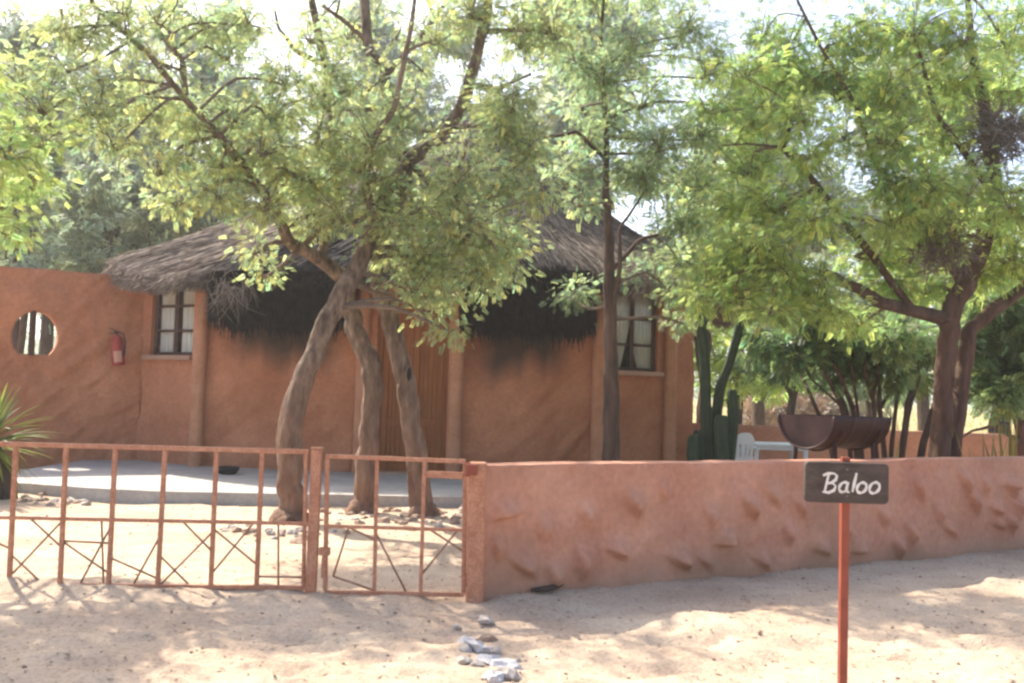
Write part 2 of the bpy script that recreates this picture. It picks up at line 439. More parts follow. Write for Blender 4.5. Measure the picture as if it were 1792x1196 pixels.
# ------------------------------------------------------------------ walls
def wall_panel(name, p0, p1, z0, z1, thick, mat, parent=None, holes=(), lumps=(), seed=0, res=0.045, amp=0.045,
               stainf=None, topf=None, kind=None, trowel=0.0):
    """plastered wall between plan points p0, p1 (front face); holes: ('rect', u0,u1,z0,z1) or ('round', u,z,r,floor)"""
    p0 = Vector((p0[0], p0[1], 0)); p1 = Vector((p1[0], p1[1], 0)); d = (p1 - p0); L = d.length; d.normalize()
    nrm = Vector((d.y, -d.x, 0))       # towards the camera
    us = list(np.linspace(0, L, max(2, int(L / res)))); zs = list(np.linspace(z0, z1, max(2, int((z1 - z0) / res))))
    for h in holes:
        if h[0] == 'rect':
            for a, arr in ((h[1], us), (h[2], us), (h[3], zs), (h[4], zs)):
                arr[min(range(len(arr)), key=lambda q: abs(arr[q] - a))] = a
    us = np.array(sorted(set(us))); zs = np.array(sorted(set(zs)))
    U, Z = np.meshgrid(us, zs)
    D = amp * fbm(U * 1.5, Z * 1.5, seed, 4, 0.55)
    if trowel:
        s = U * 0.8 - Z * 0.9 + 0.5 * fbm(U * 0.6, Z * 0.6, seed + 2, 2)
        D += trowel * fbm(s * 5.5, (U + Z) * 1.0, seed + 5, 3, 0.5)
    for (lu, lz, ln, wd, ang, h) in lumps:
        ca, sa = math.cos(ang), math.sin(ang)
        a = (U - lu) * ca + (Z - lz) * sa; b = -(U - lu) * sa + (Z - lz) * ca
        prof = np.where(b > 0, np.exp(-(b / (wd * 1.9)) ** 2), np.exp(-(b / (wd * 0.28)) ** 2))
        D += h * prof * np.exp(-(a / ln) ** 2)
    keep = np.ones((len(zs) - 1, len(us) - 1), bool)
    cu = (us[1:] + us[:-1]) / 2; cz = (zs[1:] + zs[:-1]) / 2
    CU, CZ = np.meshgrid(cu, cz)
    Um, Zm = U.copy(), Z.copy()
    if topf is not None:
        Zm = z0 + (Z - z0) * (topf(U) - z0) / (z1 - z0)
    for h in holes:
        if h[0] == 'rect':
            keep &= ~((CU > h[1]) & (CU < h[2]) & (CZ > h[3]) & (CZ < h[4]))
            near = np.minimum.reduce([np.maximum.reduce([h[1] - U, U - h[2], h[3] - Z, Z - h[4]])])
            D *= np.clip(np.maximum(near, 0) / 0.08, 0, 1)
        else:
            _, hu, hz, r, fl = h
            ins = (((CU - hu) / r[0]) ** 2 + ((CZ - hz) / r[1]) ** 2 < 1) & (CZ > fl)
            keep &= ~ins
            # pull the ragged rim onto the ellipse
            q = np.sqrt(((U - hu) / r[0]) ** 2 + ((Z - hz) / r[1]) ** 2) + 1e-6
            pad = np.pad(ins, 1); pk = np.pad(~ins, 1)
            anyin = pad[:-1, :-1] | pad[1:, :-1] | pad[:-1, 1:] | pad[1:, 1:]
            anyout = pk[:-1, :-1] | pk[1:, :-1] | pk[:-1, 1:] | pk[1:, 1:]
            k = anyin & anyout & (Z > fl + res * .6)
            Um = np.where(k, hu + (U - hu) / q, Um); Zm = np.where(k, np.maximum(hz + (Z - hz) / q, fl), Zm)
            zf = (np.abs(Z - fl) < res * 0.55) & (np.abs(U - hu) < r[0])
            Zm = np.where(zf, fl, Zm)
    nz, nu = U.shape
    front = np.stack([p0.x + d.x * Um + nrm.x * D, p0.y + d.y * Um + nrm.y * D, Zm], -1).reshape(-1, 3)
    back = np.stack([p0.x + d.x * Um - nrm.x * thick, p0.y + d.y * Um - nrm.y * thick, Zm], -1).reshape(-1, 3)
    # rounded arrises
    faces = []; edges = {}
    for j in range(nz - 1):
        for i in range(nu - 1):
            if keep[j, i]:
                a = j * nu + i; q = (a, a + 1, a + 1 + nu, a + nu)
                faces.append(q)
                for e in range(4):
                    e0, e1 = q[e], q[(e + 1) % 4]
                    if (e1, e0) in edges: del edges[(e1, e0)]
                    else: edges[(e0, e1)] = 1
    nb = len(front)
    if not holes:      # plain wall: the unseen back is a coarse sheet
        bidx = {}; bl = []
        for j, i in [(0, i) for i in range(nu)] + [(nz - 1, i) for i in range(nu)] + [(j, 0) for j in range(1, nz - 1)] + [(j, nu - 1) for j in range(1, nz - 1)]:
            bidx[j * nu + i] = nb + len(bl); bl.append(back[j * nu + i])
        V = np.vstack([front, np.array(bl)])
        quads = list(faces) + [(b, a, bidx[a], bidx[b]) for (a, b) in edges]
        quads += [(bidx[i + 1], bidx[i], bidx[(nz - 1) * nu + i], bidx[(nz - 1) * nu + i + 1]) for i in range(nu - 1)]
        st = stainf(Um, Zm).ravel() if stainf else np.zeros(nz * nu)
        me = np_mesh(name, V, np.array(quads), mat, stain=np.concatenate([st, np.zeros(len(bl))]), smooth=False)
        sm = np.zeros(len(quads), bool); sm[:len(faces)] = True
        me.polygons.foreach_set('use_smooth', sm)
        return link(name, me, parent, kind)
    fs = list(faces) + [tuple(x + nb for x in reversed(q)) for q in faces] + [(b, a, a + nb, b + nb) for (a, b) in edges]
    V = np.vstack([front, back])
    st = stainf(Um, Zm).ravel() if stainf else np.zeros(nz * nu)
    Fq = np.array(fs)
    me = np_mesh(name, V, Fq, mat, stain=np.concatenate([st, st]), smooth=False)
    sm = np.zeros(len(Fq), bool); sm[:len(faces)] = True
    me.polygons.foreach_set('use_smooth', sm)
    return link(name, me, parent, kind)


# ---- low boundary wall in front
WL0 = Vector((-0.17, 6.57)); WDIR = Vector((5.15, 3.11)).normalized()
WLEN = 9.5


def wall_u(px, py):
    """distance along the low wall and height of a photo point"""
    v = fwd + rt * ((px - W_PX / 2) / F_PX) - up * ((py - H_PX / 2) / F_PX)
    n = Vector((WDIR.y, -WDIR.x))
    t = (WL0.x * n.x + WL0.y * n.y) / (v.x * n.x + v.y * n.y)
    p = v * t
    return (Vector((p.x, p.y)) - WL0).dot(WDIR), CAM_H + p.z


low = thing('boundary_wall', 'long low pink plastered wall with raised plaster dabs, behind the name sign', 'wall', (WL0.x, WL0.y, 0))
lump_px = [(1105, 885, 55, .035), (1078, 968, 25, .04), (915, 995, 35, .035), (965, 1010, 70, .03), (1013, 988, 75, .035), (1190, 985, 28, .045),
           (1268, 950, 3, .04), (1308, 890, 50, .035), (1375, 935, 70, .03), (890, 900, -10, .03), (945, 925, 80, .02), (1022, 905, 60, .02),
           (1240, 905, 70, .02), (1350, 870, 40, .02), (1440, 965, 20, .025), (1505, 965, 5, .03), (1570, 960, 60, .03), (1610, 860, 60, .02),
           (1590, 935, 65, .035), (1545, 905, 60, .025), (1660, 930, 30, .02), (1640, 900, 70, .02), (1700, 880, 50, .03), (1745, 920, 20, .02),
           (1160, 860, 70, .015), (1235, 985, 40, .02), (1330, 985, 30, .025), (1685, 845, 60, .03), (1720, 850, 70, .02), (1770, 895, 60, .025),
           (1400, 890, 50, .02), (1060, 1045, 5, .03), (1480, 930, 60, .02), (870, 960, 70, .02)]
lumps = []
for (px, py, ang, h) in lump_px:
    u_, z_ = wall_u(px, py)
    lumps.append((u_, z_, 0.075 + 0.03 * random.random(), 0.048, -math.radians(ang), h * 3.0))
for k in range(26):
    lumps.append((5.5 + 4 * random.random(), 0.15 + 0.65 * random.random(), 0.08, 0.045, -random.random() * 1.4, 0.085))
lw = wall_panel('wall', WL0, WL0 + WDIR * WLEN, -0.12, 0.915, 0.22, M['plaster_pink'], low, lumps=lumps, seed=21, res=0.0145, amp=0.05,
                topf=lambda U: 0.905 + 0.010 * vnoise(U * 1.3, U * 0 + 3, 3) + 0.008 * vnoise(U * 7, U * 0, 5),
                stainf=lambda U, Z: np.clip(0.9 * np.clip((0.30 - Z) / 0.35, 0, 1) + 0.5 * fbm(U * 2, Z * 3, 8, 3), 0, 0.7), trowel=0.012)

# ---- back boundary wall of the yard
bw0 = at(1180, 745, 18.2); bw1 = at(1900, 760, 16.9)
bwt = thing('boundary_wall', 'far low pink yard wall behind the red-barked tree and the white chair', 'wall', (bw0.x, bw0.y, 0))
wall_panel('wall', (bw0.x - 0.6, bw0.y), (bw1.x, bw1.y), -0.12, 0.92, 0.2, M['plaster_pink'], bwt, seed=31, res=0.07, amp=0.03, trowel=0.01)

# ------------------------------------------------------------------ the house
HX = lambda px, Y: (at(px, 700, Y).x, Y)
P_ = [HX(236, 16.0), HX(346, 15.15), HX(622, 14.9), HX(800, 14.9), HX(1046, 15.2), HX(1212, 16.0)]
BACK = [(P_[5][0] - 0.2, 21.5), (P_[0][0] + 0.4, 22.0)]
house = thing('thatched_house', 'round-fronted terracotta house under a ragged grey thatched roof', 'house', (-1.6, 15, 0))
WZ = 3.12


def bay_holes(px0, px1, py0, py1, seg):
    a = Vector(P_[seg]); b = Vector(P_[seg + 1]); d = (b - a); L = d.length; d /= L; n = Vector((d.y, -d.x))

    def uz(px, py):
        v = fwd + rt * ((px - W_PX / 2) / F_PX) - up * ((py - H_PX / 2) / F_PX)
        t = a.dot(n) / (v.x * n.x + v.y * n.y); p = v * t
        return (Vector((p.x, p.y)) - a).dot(d), CAM_H + p.z
    u0, zb = uz(px0, py1); u1, _ = uz(px1, py1); _, zt = uz((px0 + px1) / 2, py0)
    return u0, u1, zb, zt, a, d, n, L


def wall_dark(seed, u0, u1, zt):  # darker towards the top of the wall, with ragged edge and vertical streaks
    def f(U, Z):
        edge = zt + 0.34 * fbm(U * 1.5, U * 0, seed, 4) + (0.42 * np.clip((U - u0) / (u1 - u0), 0, 1) ** 2 if seed == 2 else 0.16 * np.clip(1 - U / 1.2, 0, 1))
        side = np.clip(np.minimum(U - u0, u1 - U) / 0.5, 0, 1)
        streak = 0.25 * vnoise(U * 14, Z * 0.8, seed + 4)
        s = np.clip((Z - edge) / 0.40 + 1.3 * streak, 0, 1) ** .8 * side
        return np.clip(0.92 * s + 0.10 * np.clip((0.5 - Z) / 0.5, 0, 1), 0, 0.92)
    return f

seg_len = lambda i: (Vector(P_[i + 1]) - Vector(P_[i])).length
wl_h = bay_holes(262, 336, 492, 622, 0)
wr_h = bay_holes(1068, 1150, 512, 648, 4)
dr_h = bay_holes(652, 778, 512, 835, 2)
wall_panel('front_wall', P_[0], P_[1], -0.1, WZ, 0.26, M['plaster'], house, holes=[('rect', wl_h[0], wl_h[1], wl_h[2], wl_h[3])], seed=41, trowel=0.025)
wall_panel('front_wall', P_[1], P_[2], -0.1, WZ, 0.26, M['plaster'], house, seed=42, trowel=0.05, stainf=wall_dark(1, 0.28, seg_len(1) - 0.12, 1.50), res=0.04, amp=0.06)
wall_panel('front_wall', P_[2], P_[3], -0.1, WZ, 0.26, M['plaster'], house, holes=[('rect', dr_h[0], dr_h[1], 0.10, dr_h[3])], seed=43, trowel=0.025)
wall_panel('front_wall', P_[3], P_[4], -0.1, WZ, 0.26, M['plaster'], house, seed=44, trowel=0.05, stainf=wall_dark(2, 0.08, seg_len(3) - 0.3, 1.45), res=0.04, amp=0.06)
wall_panel('front_wall', P_[4], P_[5], -0.1, WZ, 0.26, M['plaster'], house, holes=[('rect', wr_h[0], wr_h[1], wr_h[2], wr_h[3])], seed=45, trowel=0.025)
wall_panel('side_wall', P_[5], BACK[0], -0.1, WZ, 0.26, M['plaster'], house, seed=46, res=0.12)
wall_panel('back_wall', BACK[0], BACK[1], -0.1, WZ, 0.26, M['plaster'], house, seed=47, res=0.2)
wall_panel('side_wall', BACK[1], P_[0], -0.1, WZ, 0.26, M['plaster'], house, seed=48, res=0.15)
fl = MB(); loop = [(p[0], p[1] + 0.3, 0.11) for p in P_] + [(b[0], b[1] - .3, 0.11) for b in BACK]
fl.add(loop, [tuple(range(len(loop)))]); fl.build('floor', M['dark'], house)


def pilaster(px, Y, w, ztop=3.0, push=0.0, lean=0.0):
    x, y = HX(px, Y)
    b = MB(); n = 26
    pts = []; 
    for i in range(n):
        t = i / (n - 1); z = -0.1 + t * (ztop + 0.1)
        pts.append((x + lean * t, y - 0.0 - push, z))
    # rounded plaster pilaster: superellipse section
    seg = 16; vs = []; fs = []
    for i, p in enumerate(pts):
        for k in range(seg):
            a = 2 * math.pi * k / seg; ca, sa = math.cos(a), math.sin(a)
            q = (abs(ca) ** 4 + abs(sa) ** 4) ** -0.25
            r = 1 + 0.10 * float(fbm(k * 0.7 + px, i * 0.22, 5, 2))
            vs.append((p[0] + ca * q * w / 2 * r, p[1] + sa * q * 0.13 * r, p[2]))
    for i in range(n - 1):
        for k in range(seg):
            k2 = (k + 1) % seg
            fs.append((i * seg + k, i * seg + k2, (i + 1) * seg + k2, (i + 1) * seg + k))
    fs.append(tuple((n - 1) * seg + k for k in range(seg)))
    b.add(vs, fs)
    return b.build('pilaster', M['pilaster'], house, smooth=True)

pilaster(347, 15.1, 0.20, lean=-0.0)
pilaster(632, 14.85, 0.18)
pilaster(797, 14.85, 0.21)
pilaster(1050, 15.15, 0.26)
pilaster(1172, 15.75, 0.20)


def window(h, curtain_gap, swag):
    u0, u1, zb, zt, a, d, n, L = h
    def P(u, dep, z): return Vector((a.x + d.x * u - n.x * dep, a.y + d.y * u - n.y * dep, z))
    root = bpy.data.objects.new('window', None); COL.objects.link(root); root.parent = house
    o = P((u0 + u1) / 2, 0.1, zb); root.location = o - house.location
    fw = 0.05
    def mb(name, mat, fn, **k):
        b = MB(); fn(b); return b.build(name, mat, root, **k)
    D = 0.09
    def fr_(b):
        b.bar(P(u0 + fw / 2, D, zb), P(u0 + fw / 2, D, zt), fw, 0.06, 0.004)
        b.bar(P(u1 - fw / 2, D, zb), P(u1 - fw / 2, D, zt), fw, 0.06, 0.004)
        b.bar(P(u0 + fw, D, zt - fw / 2), P(u1 - fw, D, zt - fw / 2), fw, 0.058, 0.004)
        b.bar(P(u0 + fw, D, zb + fw / 2), P(u1 - fw, D, zb + fw / 2), fw, 0.058, 0.004)
    mb('frame', M['frame'], fr_)
    um = (u0 + u1) / 2
    mb('mullion', M['frame'], lambda b: b.bar(P(um, D, zb + fw), P(um, D, zt - fw), 0.065, 0.056, 0.004))
    for k in (1, 2):
        z = zb + (zt - zb) * k / 3
        for (ua, ub) in ((u0 + fw, um - 0.034), (um + 0.034, u1 - fw)):
            mb('glazing_bar', M['frame'], lambda b: b.bar(P(ua, D, z), P(ub, D, z), 0.022, 0.04))
    for (ua, ub) in ((u0 + fw, um - 0.034), (um + 0.034, u1 - fw)):
        for k in range(3):
            za = zb + (zt - zb) * k / 3 + (fw if k == 0 else 0.011); zc = zb + (zt - zb) * (k + 1) / 3 - (fw if k == 2 else 0.011)
            b = MB(); b.add([P(ua, D + .006, za), P(ub, D + .006, za), P(ub, D + .006, zc), P(ua, D + .006, zc)], [(0, 1, 2, 3)])
            b.build('pane', M['glass'], root)
    # curtains hang in folds just behind the panes
    for s, (ua, ub) in enumerate(((u0 + .02, um + 0.0), (um - 0.0, u1 - .02))):
        vs = []; nn = 60; rows = 9
        for j in range(rows):
            t = j / (rows - 1); z = zt - 0.02 - (zt - zb - 0.04) * t
            pull = curtain_gap * (max(0, (t - 0.35)) ** 1.2 if swag else 0.35)
            A, B = (ua, ub - pull) if s == 0 else (ua + pull, ub)
            for i in range(nn):
                u = A + (B - A) * i / (nn - 1)
                vs.append(P(u, D + 0.075 + 0.022 * math.sin(i * 0.62 + 0.5 * math.sin(t * 2)) + 0.008 * math.sin(i * 1.7), z))
        fs = [(j * nn + i, j * nn + i + 1, (j + 1) * nn + i + 1, (j + 1) * nn + i) for j in range(rows - 1) for i in range(nn - 1)]
        b = MB(); b.add(vs, fs); b.build('curtain', M['curtain'], root, smooth=True)
    # sill
    b = MB(); b.bar(P(u0 - 0.07, 0.00, zb - 0.035), P(u1 + 0.07, 0.00, zb - 0.035), 0.22, 0.075, 0.012)
    b.build('sill', M['sill'], root)
window(wl_h, 0.10, False)
window(wr_h, 0.30, True)

# ---- door
u0, u1, zb, zt, a_, d_, n_, L_ = dr_h
DP = lambda u, dep, z: Vector((a_.x + d_.x * u - n_.x * dep, a_.y + d_.y * u - n_.y * dep, z))
door = bpy.data.objects.new('door', None); COL.objects.link(door); door.parent = house
door.location = DP((u0 + u1) / 2, 0.12, 0.12) - house.location
b = MB()
b.bar(DP(u0 + .035, .12, .12), DP(u0 + .035, .12, zt), .07, .09, .005); b.bar(DP(u1 - .035, .12, .12), DP(u1 - .035, .12, zt), .07, .09, .005)
b.bar(DP(u0 + .07, .12, zt - .035), DP(u1 - .07, .12, zt - .035), .07, .09, .005)
b.build('door_frame', M['wood'], door)
ua, ub = u0 + .07, u1 - .07; um = (ua + ub) / 2
for (s0, s1) in ((ua + .004, um - .004), (um + .004, ub - .004)):
    b = MB()      # stiles and rails of one leaf
    for u in (s0 + .045, s1 - .045): b.bar(DP(u, .13, .13), DP(u, .13, zt - .075), .09, .04, .004)
    for z in (.20, 0.88, zt - .13): b.bar(DP(s0 + .09, .13, z), DP(s1 - .09, .13, z), .038, .13, .004)
    b.build('door_leaf', M['wood'], door)
    w_ = (s1 - s0 - .18)
    for (za, zc) in ((.265, .815), (.945, zt - .195)):
        nb_ = 4
        for k in range(nb_):
            b = MB(); u = s0 + .09 + w_ * (k + .5) / nb_
            b.bar(DP(u, .145, za), DP(u, .145, zc), w_ / nb_ - .006, .02, .003)
            b.build('board', M['wood'], door)
b = MB(); b.tube([DP(um + .05, .10, 1.05), DP(um + .05, .06, 1.05), DP(um + .14, .055, 1.05)], [.012, .011, .009], 8)
b.build('door_handle', M['black'], door)
b = MB(); b.box(DP((u0 + u1) / 2, .05, .125), (u1 - u0 + .1, .34, .05), None, .01); b.build('threshold', M['sill'], door)

# ---- thatched roof
apex = at(858, 195, 19.0)
eave = [at(196, 462, 16.3), at(250, 482, 15.2), at(345, 478, 14.45), at(470, 470, 14.25), at(610, 470, 14.1), at(720, 472, 14.05), at(830, 475, 14.1),
        at(960, 474, 14.3), at(1070, 482, 14.6), at(1165, 494, 15.2), at(1248, 508, 16.3)]
ez = 3.0
right_b = [Vector((4.0, 18.5, ez)), Vector((3.6, 21.4, ez)), Vector((1.6, 23.2, ez))]
left_b = [Vector((-3.6, 23.6, ez)), Vector((-6.6, 22.2, ez)), Vector((-7.2, 19.0, ez))]
LOOP = eave + right_b + left_b


def loop_pt(s):
    """closed smooth eave line, s in 0..len"""
    n = len(LOOP); i = int(math.floor(s)) % n; t = s - math.floor(s)
    p0, p1, p2, p3 = LOOP[(i - 1) % n], LOOP[i], LOOP[(i + 1) % n], LOOP[(i + 2) % n]
    return 0.5 * ((2 * p1) + (p2 - p0) * t + (2 * p0 - 5 * p1 + 4 * p2 - p3) * t * t + (3 * p1 - p0 - 3 * p2 + p3) * t ** 3)


def roof_dark(s, t):
    """thatch colour darkened in broad patches, mostly over the front"""
    w = 0.6 * float(fbm(s * 1.1, t * 2.5, 14, 3))
    m_ = max(math.exp(-((s - 3.4) / 1.1) ** 2) * math.exp(-((t - .02) / .22) ** 2), math.exp(-((s - 6.4) / 1.3) ** 2) * math.exp(-((t - .0) / .25) ** 2), (.95 * (1 / (1 + math.exp(-(s - 4.6) * 2.2))) * (1 / (1 + math.exp(-(t - .17) * 22))) if s < 11 else 0))
    return max(0, min(1, .12 + w * .5 + 1.25 * m_))


def roof_pt(s, t, lift=0.0):
    e = loop_pt(s)
    p = e.lerp(apex, t)
    p.z += -0.22 * math.sin(math.pi * t) * 0.9 + lift       # a slight sag
    p.z += 0.07 * float(fbm(s * 2.2, t * 9, 12, 3)) * (1 - 0.5 * t)
    return p

roof = bpy.data.objects.new('thatched_roof', None); COL.objects.link(roof); roof.parent = house; roof.location = Vector((-0.4, 18, 3)) - house.location
ns, nt = 220, 40
vs = []; st = []
for j in range(nt + 1):
    for i in range(ns):
        vs.append(roof_pt(i / ns * len(LOOP), j / nt)); st.append(roof_dark(i / ns * len(LOOP), j / nt))
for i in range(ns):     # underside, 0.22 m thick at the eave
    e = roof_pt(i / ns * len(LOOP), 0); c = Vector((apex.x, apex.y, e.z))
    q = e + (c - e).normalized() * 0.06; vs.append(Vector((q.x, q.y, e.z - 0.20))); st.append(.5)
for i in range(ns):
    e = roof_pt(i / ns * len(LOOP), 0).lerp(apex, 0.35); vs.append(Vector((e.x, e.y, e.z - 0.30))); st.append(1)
fs = []
for j in range(nt):
    for i in range(ns):
        i2 = (i + 1) % ns; fs.append((j * ns + i, j * ns + i2, (j + 1) * ns + i2, (j + 1) * ns + i))
b0 = (nt + 1) * ns
for i in range(ns):
    i2 = (i + 1) % ns
    fs.append((b0 + i, b0 + i2, i2, i)); fs.append((b0 + ns + i, b0 + ns + i2, b0 + i2, b0 + i))
b = MB(); b.add(vs, fs, st); b.build('roof_covering', M['thatch'], roof, smooth=True)


def straw_mesh(A, B, wd, name, mat, stain, parent):
    """many thin three-sided stalks from A to B"""
    A = np.array(A); B = np.array(B); n = len(A)
    d = B - A; L = np.linalg.norm(d, axis=1, keepdims=True); d /= L
    r = rng.normal(size=(n, 3)); x = np.cross(d, r); x /= np.linalg.norm(x, axis=1, keepdims=True); y = np.cross(d, x)
    w = np.asarray(wd).reshape(-1, 1)
    ring = [x * w, -0.5 * x * w + 0.87 * y * w, -0.5 * x * w - 0.87 * y * w]
    V = np.stack([A + q for q in ring] + [B + q * 0.35 for q in ring], 1).reshape(-1, 3)
    i = np.arange(n)[:, None] * 6
    Fq = np.concatenate([i + np.array([[k, (k + 1) % 3, (k + 1) % 3 + 3, k + 3]]) for k in range(3)], 0)
    me = np_mesh(name, V, Fq, mat, stain=np.repeat(stain, 6))
    return link(name, me, parent, 'stuff')

A = []; B = []; Wd = []; S_ = []
for k in range(15000):
    s = random.uniform(-0.8, 11.5) if k % 8 else random.uniform(0, len(LOOP)); t = random.random() ** 1.3 * 0.97
    ln = random.uniform(0.06, 0.16)
    a = roof_pt(s, min(t + ln, .995), 0.012); c = roof_pt(s + random.gauss(0, .05), max(t - .0, 0), 0.03 + 0.05 * random.random())
    if t < 0.06 and random.random() < .8:        # overhang past the edge
        out = (c - apex); out.z = 0; out.normalize()
        c = c + out * random.uniform(.02, .22) + Vector((0, 0, -random.uniform(.0, .16)))
    A.append(a); B.append(c); Wd.append(random.uniform(.006, .016)); S_.append(max(0, min(1, roof_dark(s, t) + random.gauss(0, .15))))
straw_mesh(A, B, Wd, 'thatch_straw', M['thatch'], S_, roof)
A = []; B = []; Wd = []; S_ = []
for k in range(9000):       # cut butt ends all round the eave
    s = random.uniform(-0.9, 11.4); e = roof_pt(s, 0); c = Vector((apex.x, apex.y, e.z)); inn = (c - e).normalized()
    a = e + inn * random.uniform(.0, .2) + Vector((0, 0, random.uniform(-.1, .05)))
    q = e - inn * random.uniform(-.04, .16) + Vector((random.gauss(0, .03), 0, -random.uniform(.10, .30)))
    A.append(a); B.append(q); Wd.append(random.uniform(.005, .012)); S_.append(max(0, min(1, roof_dark(s, 0) + random.gauss(0, .15))))
straw_mesh(A, B, Wd, 'eave_fringe', M['thatch'], S_, roof)


# ---- two near-black thatch awnings under the eave
def awning(px0, px1, pyt, pyb, Ywall, Yout, seed):
    aw = bpy.data.objects.new('thatch_awning', None); COL.objects.link(aw); aw.parent = house
    c = at((px0 + px1) / 2, pyt, Yout); aw.location = c - house.location
    aw['label'] = 'dark thatch awning hanging over the wall'
    n = 40; rows = 8; vs = []
    for j in range(rows + 1):
        t = j / rows
        for i in range(n + 1):
            s = i / n; px = px0 + (px1 - px0) * s
            yb = pyb + 14 * float(fbm(s * 6, 0, seed, 2)) - 12 * (abs(s - .5) * 2) ** 6
            Y = Ywall - 0.9 + 0.62 * t ** 0.8 + 0.05 * float(fbm(s * 5, t * 2, seed, 2))
            vs.append(at(px, pyt + (yb - pyt) * t, Y))
    back = [Vector((v.x, v.y + 0.12, v.z)) for v in vs]
    f = [(j * (n + 1) + i, j * (n + 1) + i + 1, (j + 1) * (n + 1) + i + 1, (j + 1) * (n + 1) + i) for j in range(rows) for i in range(n)]
    nb = len(vs)
    f2 = [tuple(x + nb for x in reversed(q)) for q in f]
    rim = [(rows * (n + 1) + i, rows * (n + 1) + i + 1, nb + rows * (n + 1) + i + 1, nb + rows * (n + 1) + i) for i in range(n)]
    b = MB(); b.add(vs + back, f + f2 + rim); b.build('thatch_sheet', M['thatch_dark'], aw, smooth=True)
    A = []; B = []; Wd = []
    for k in range(2600):
        s = random.random(); t = random.random() ** .7; px = px0 + (px1 - px0) * (s * 1.06 - .03)
        Y = Ywall - 0.93 + 0.62 * t ** .8
        t2 = min(t + random.uniform(.1, .3), 1.10)
        yb = pyb + 12 * float(fbm(s * 6, 0, seed, 2)) - 14 * (abs(s - .5) * 2) ** 5
        Y2 = Ywall - 0.95 + 0.62 * min(t2, 1) ** .8
        A.append(at(px, pyt + (yb - pyt) * t, Y)); B.append(at(px + random.gauss(0, 3), pyt + (yb - pyt) * t2 + random.uniform(0, 16) * random.choice([.5, 1, 1.8]), Y2)); Wd.append(random.uniform(.006, .013))
    straw_mesh(A, B, Wd, 'hanging_straw', M['thatch_dark'], [0] * len(A), aw)
awning(372, 612, 474, 566, 14.95, 14.3, 3)
awning(812, 1036, 474, 578, 14.95, 14.3, 5)

# ---- garden wall with round opening
g0 = HX(-160, 14.35); g1 = HX(246, 15.95)
gw = thing('garden_wall', 'tall terracotta garden wall with a small round opening, left of the house', 'wall', (g0[0], g0[1], 0))
ga = Vector(g0); gd = (Vector(g1) - ga); gL = gd.length; gd /= gL; gnn = Vector((gd.y, -gd.x))


def gw_uz(px, py):
    v = fwd + rt * ((px - W_PX / 2) / F_PX) - up * ((py - H_PX / 2) / F_PX)
    t = ga.dot(gnn) / (v.x * gnn.x + v.y * gnn.y); p = v * t
    return (Vector((p.x, p.y)) - ga).dot(gd), CAM_H + p.z
hu, hz = gw_uz(62, 588); _, hfl = gw_uz(62, 620); hu1, _ = gw_uz(102, 588); _, hz1 = gw_uz(62, 545)
wall_panel('wall', g0, g1, -0.1, 3.04, 0.24, M['plaster'], gw, holes=[('round', hu, hz, (hu1 - hu, hz1 - hz), hfl)], seed=51, res=0.035, amp=0.09, trowel=0.045,
           topf=lambda U: 3.03 + 0.02 * vnoise(U * 2, U * 0, 2) + 0.015 * vnoise(U * 8, U * 0, 4))
# upright pole standing in the opening, a part of the wall
b = MB(); pp = at(56, 590, 15.15)
b.tube([(pp.x, pp.y, hfl - 0.02), (pp.x, pp.y, hz + (hz1 - hz) * 1.02)], [.05, .05], 10); b.build('pole', M['frame'], gw)

# ---- fire extinguisher
fe = at(206, 612, 15.45)
e = thing('fire_extinguisher', 'red fire extinguisher hanging on the terracotta wall left of the window', 'fire extinguisher', (fe.x, fe.y, fe.z - .25))
def lathe(mb_, c, prof, seg=16, rotm=None):
    vs = []; fs = []
    for (r, z) in prof:
        for k in range(seg):
            a = 2 * math.pi * k / seg; v = Vector((math.cos(a) * r, math.sin(a) * r, z))
            if rotm is not None: v = rotm @ v
            vs.append(v + Vector(c))
    n = len(prof)
    for i in range(n - 1):
        for k in range(seg):
            k2 = (k + 1) % seg; fs.append((i * seg + k, i * seg + k2, (i + 1) * seg + k2, (i + 1) * seg + k))
    fs.append(tuple(reversed(range(seg)))); fs.append(tuple((n - 1) * seg + k for k in range(seg)))
    mb_.add(vs, fs); return mb_
RM = Matrix.Rotation(math.radians(-7), 3, 'Y')
b = MB(); lathe(b, (fe.x, fe.y, fe.z), [(.085, -.25), (.098, -.235), (.10, -.2), (.10, .12), (.09, .17), (.06, .205), (.028, .22), (.028, .245)], 18, RM); b.build('cylinder_body', M['red'], e, smooth=True)
b = MB(); top = Vector((fe.x - .03, fe.y, fe.z + .245)); b.box(top + Vector((0, 0, .015)), (.05, .05, .05), None, .006); b.bar(top + Vector((-.01, 0, .045)), top + Vector((-.12, -.01, .085)), .022, .012, .003); b.bar(top + Vector((-.01, 0, .01)), top + Vector((-.11, -.01, .0)), .02, .012, .003); b.build('valve_handle', M['black'], e)
b = MB(); b.tube([top + Vector((.02, -.02, .02)), top + Vector((.12, -.05, .0)), top + Vector((.16, -.05, -.15)), top + Vector((.15, -.06, -.34))], [.011, .011, .011, .018], 8); b.build('hose', M['black'], e, smooth=True)
b = MB(); vs = []
for j in range(2):
    for i in range(9):
        a = math.radians(-110 + i * 9); vs.append(RM @ Vector((math.cos(a) * .1015, math.sin(a) * .1015, -.20 + j * .17)) + fe)
b.add(vs, [(i, i + 1, i + 10, i + 9) for i in range(8)]); b.build('paper_label', M['label'], e)
b = MB(); b.box((fe.x, fe.y + .13, fe.z + .05), (.08, .12, .05), None, .004); b.build('bracket', M['black'], e)

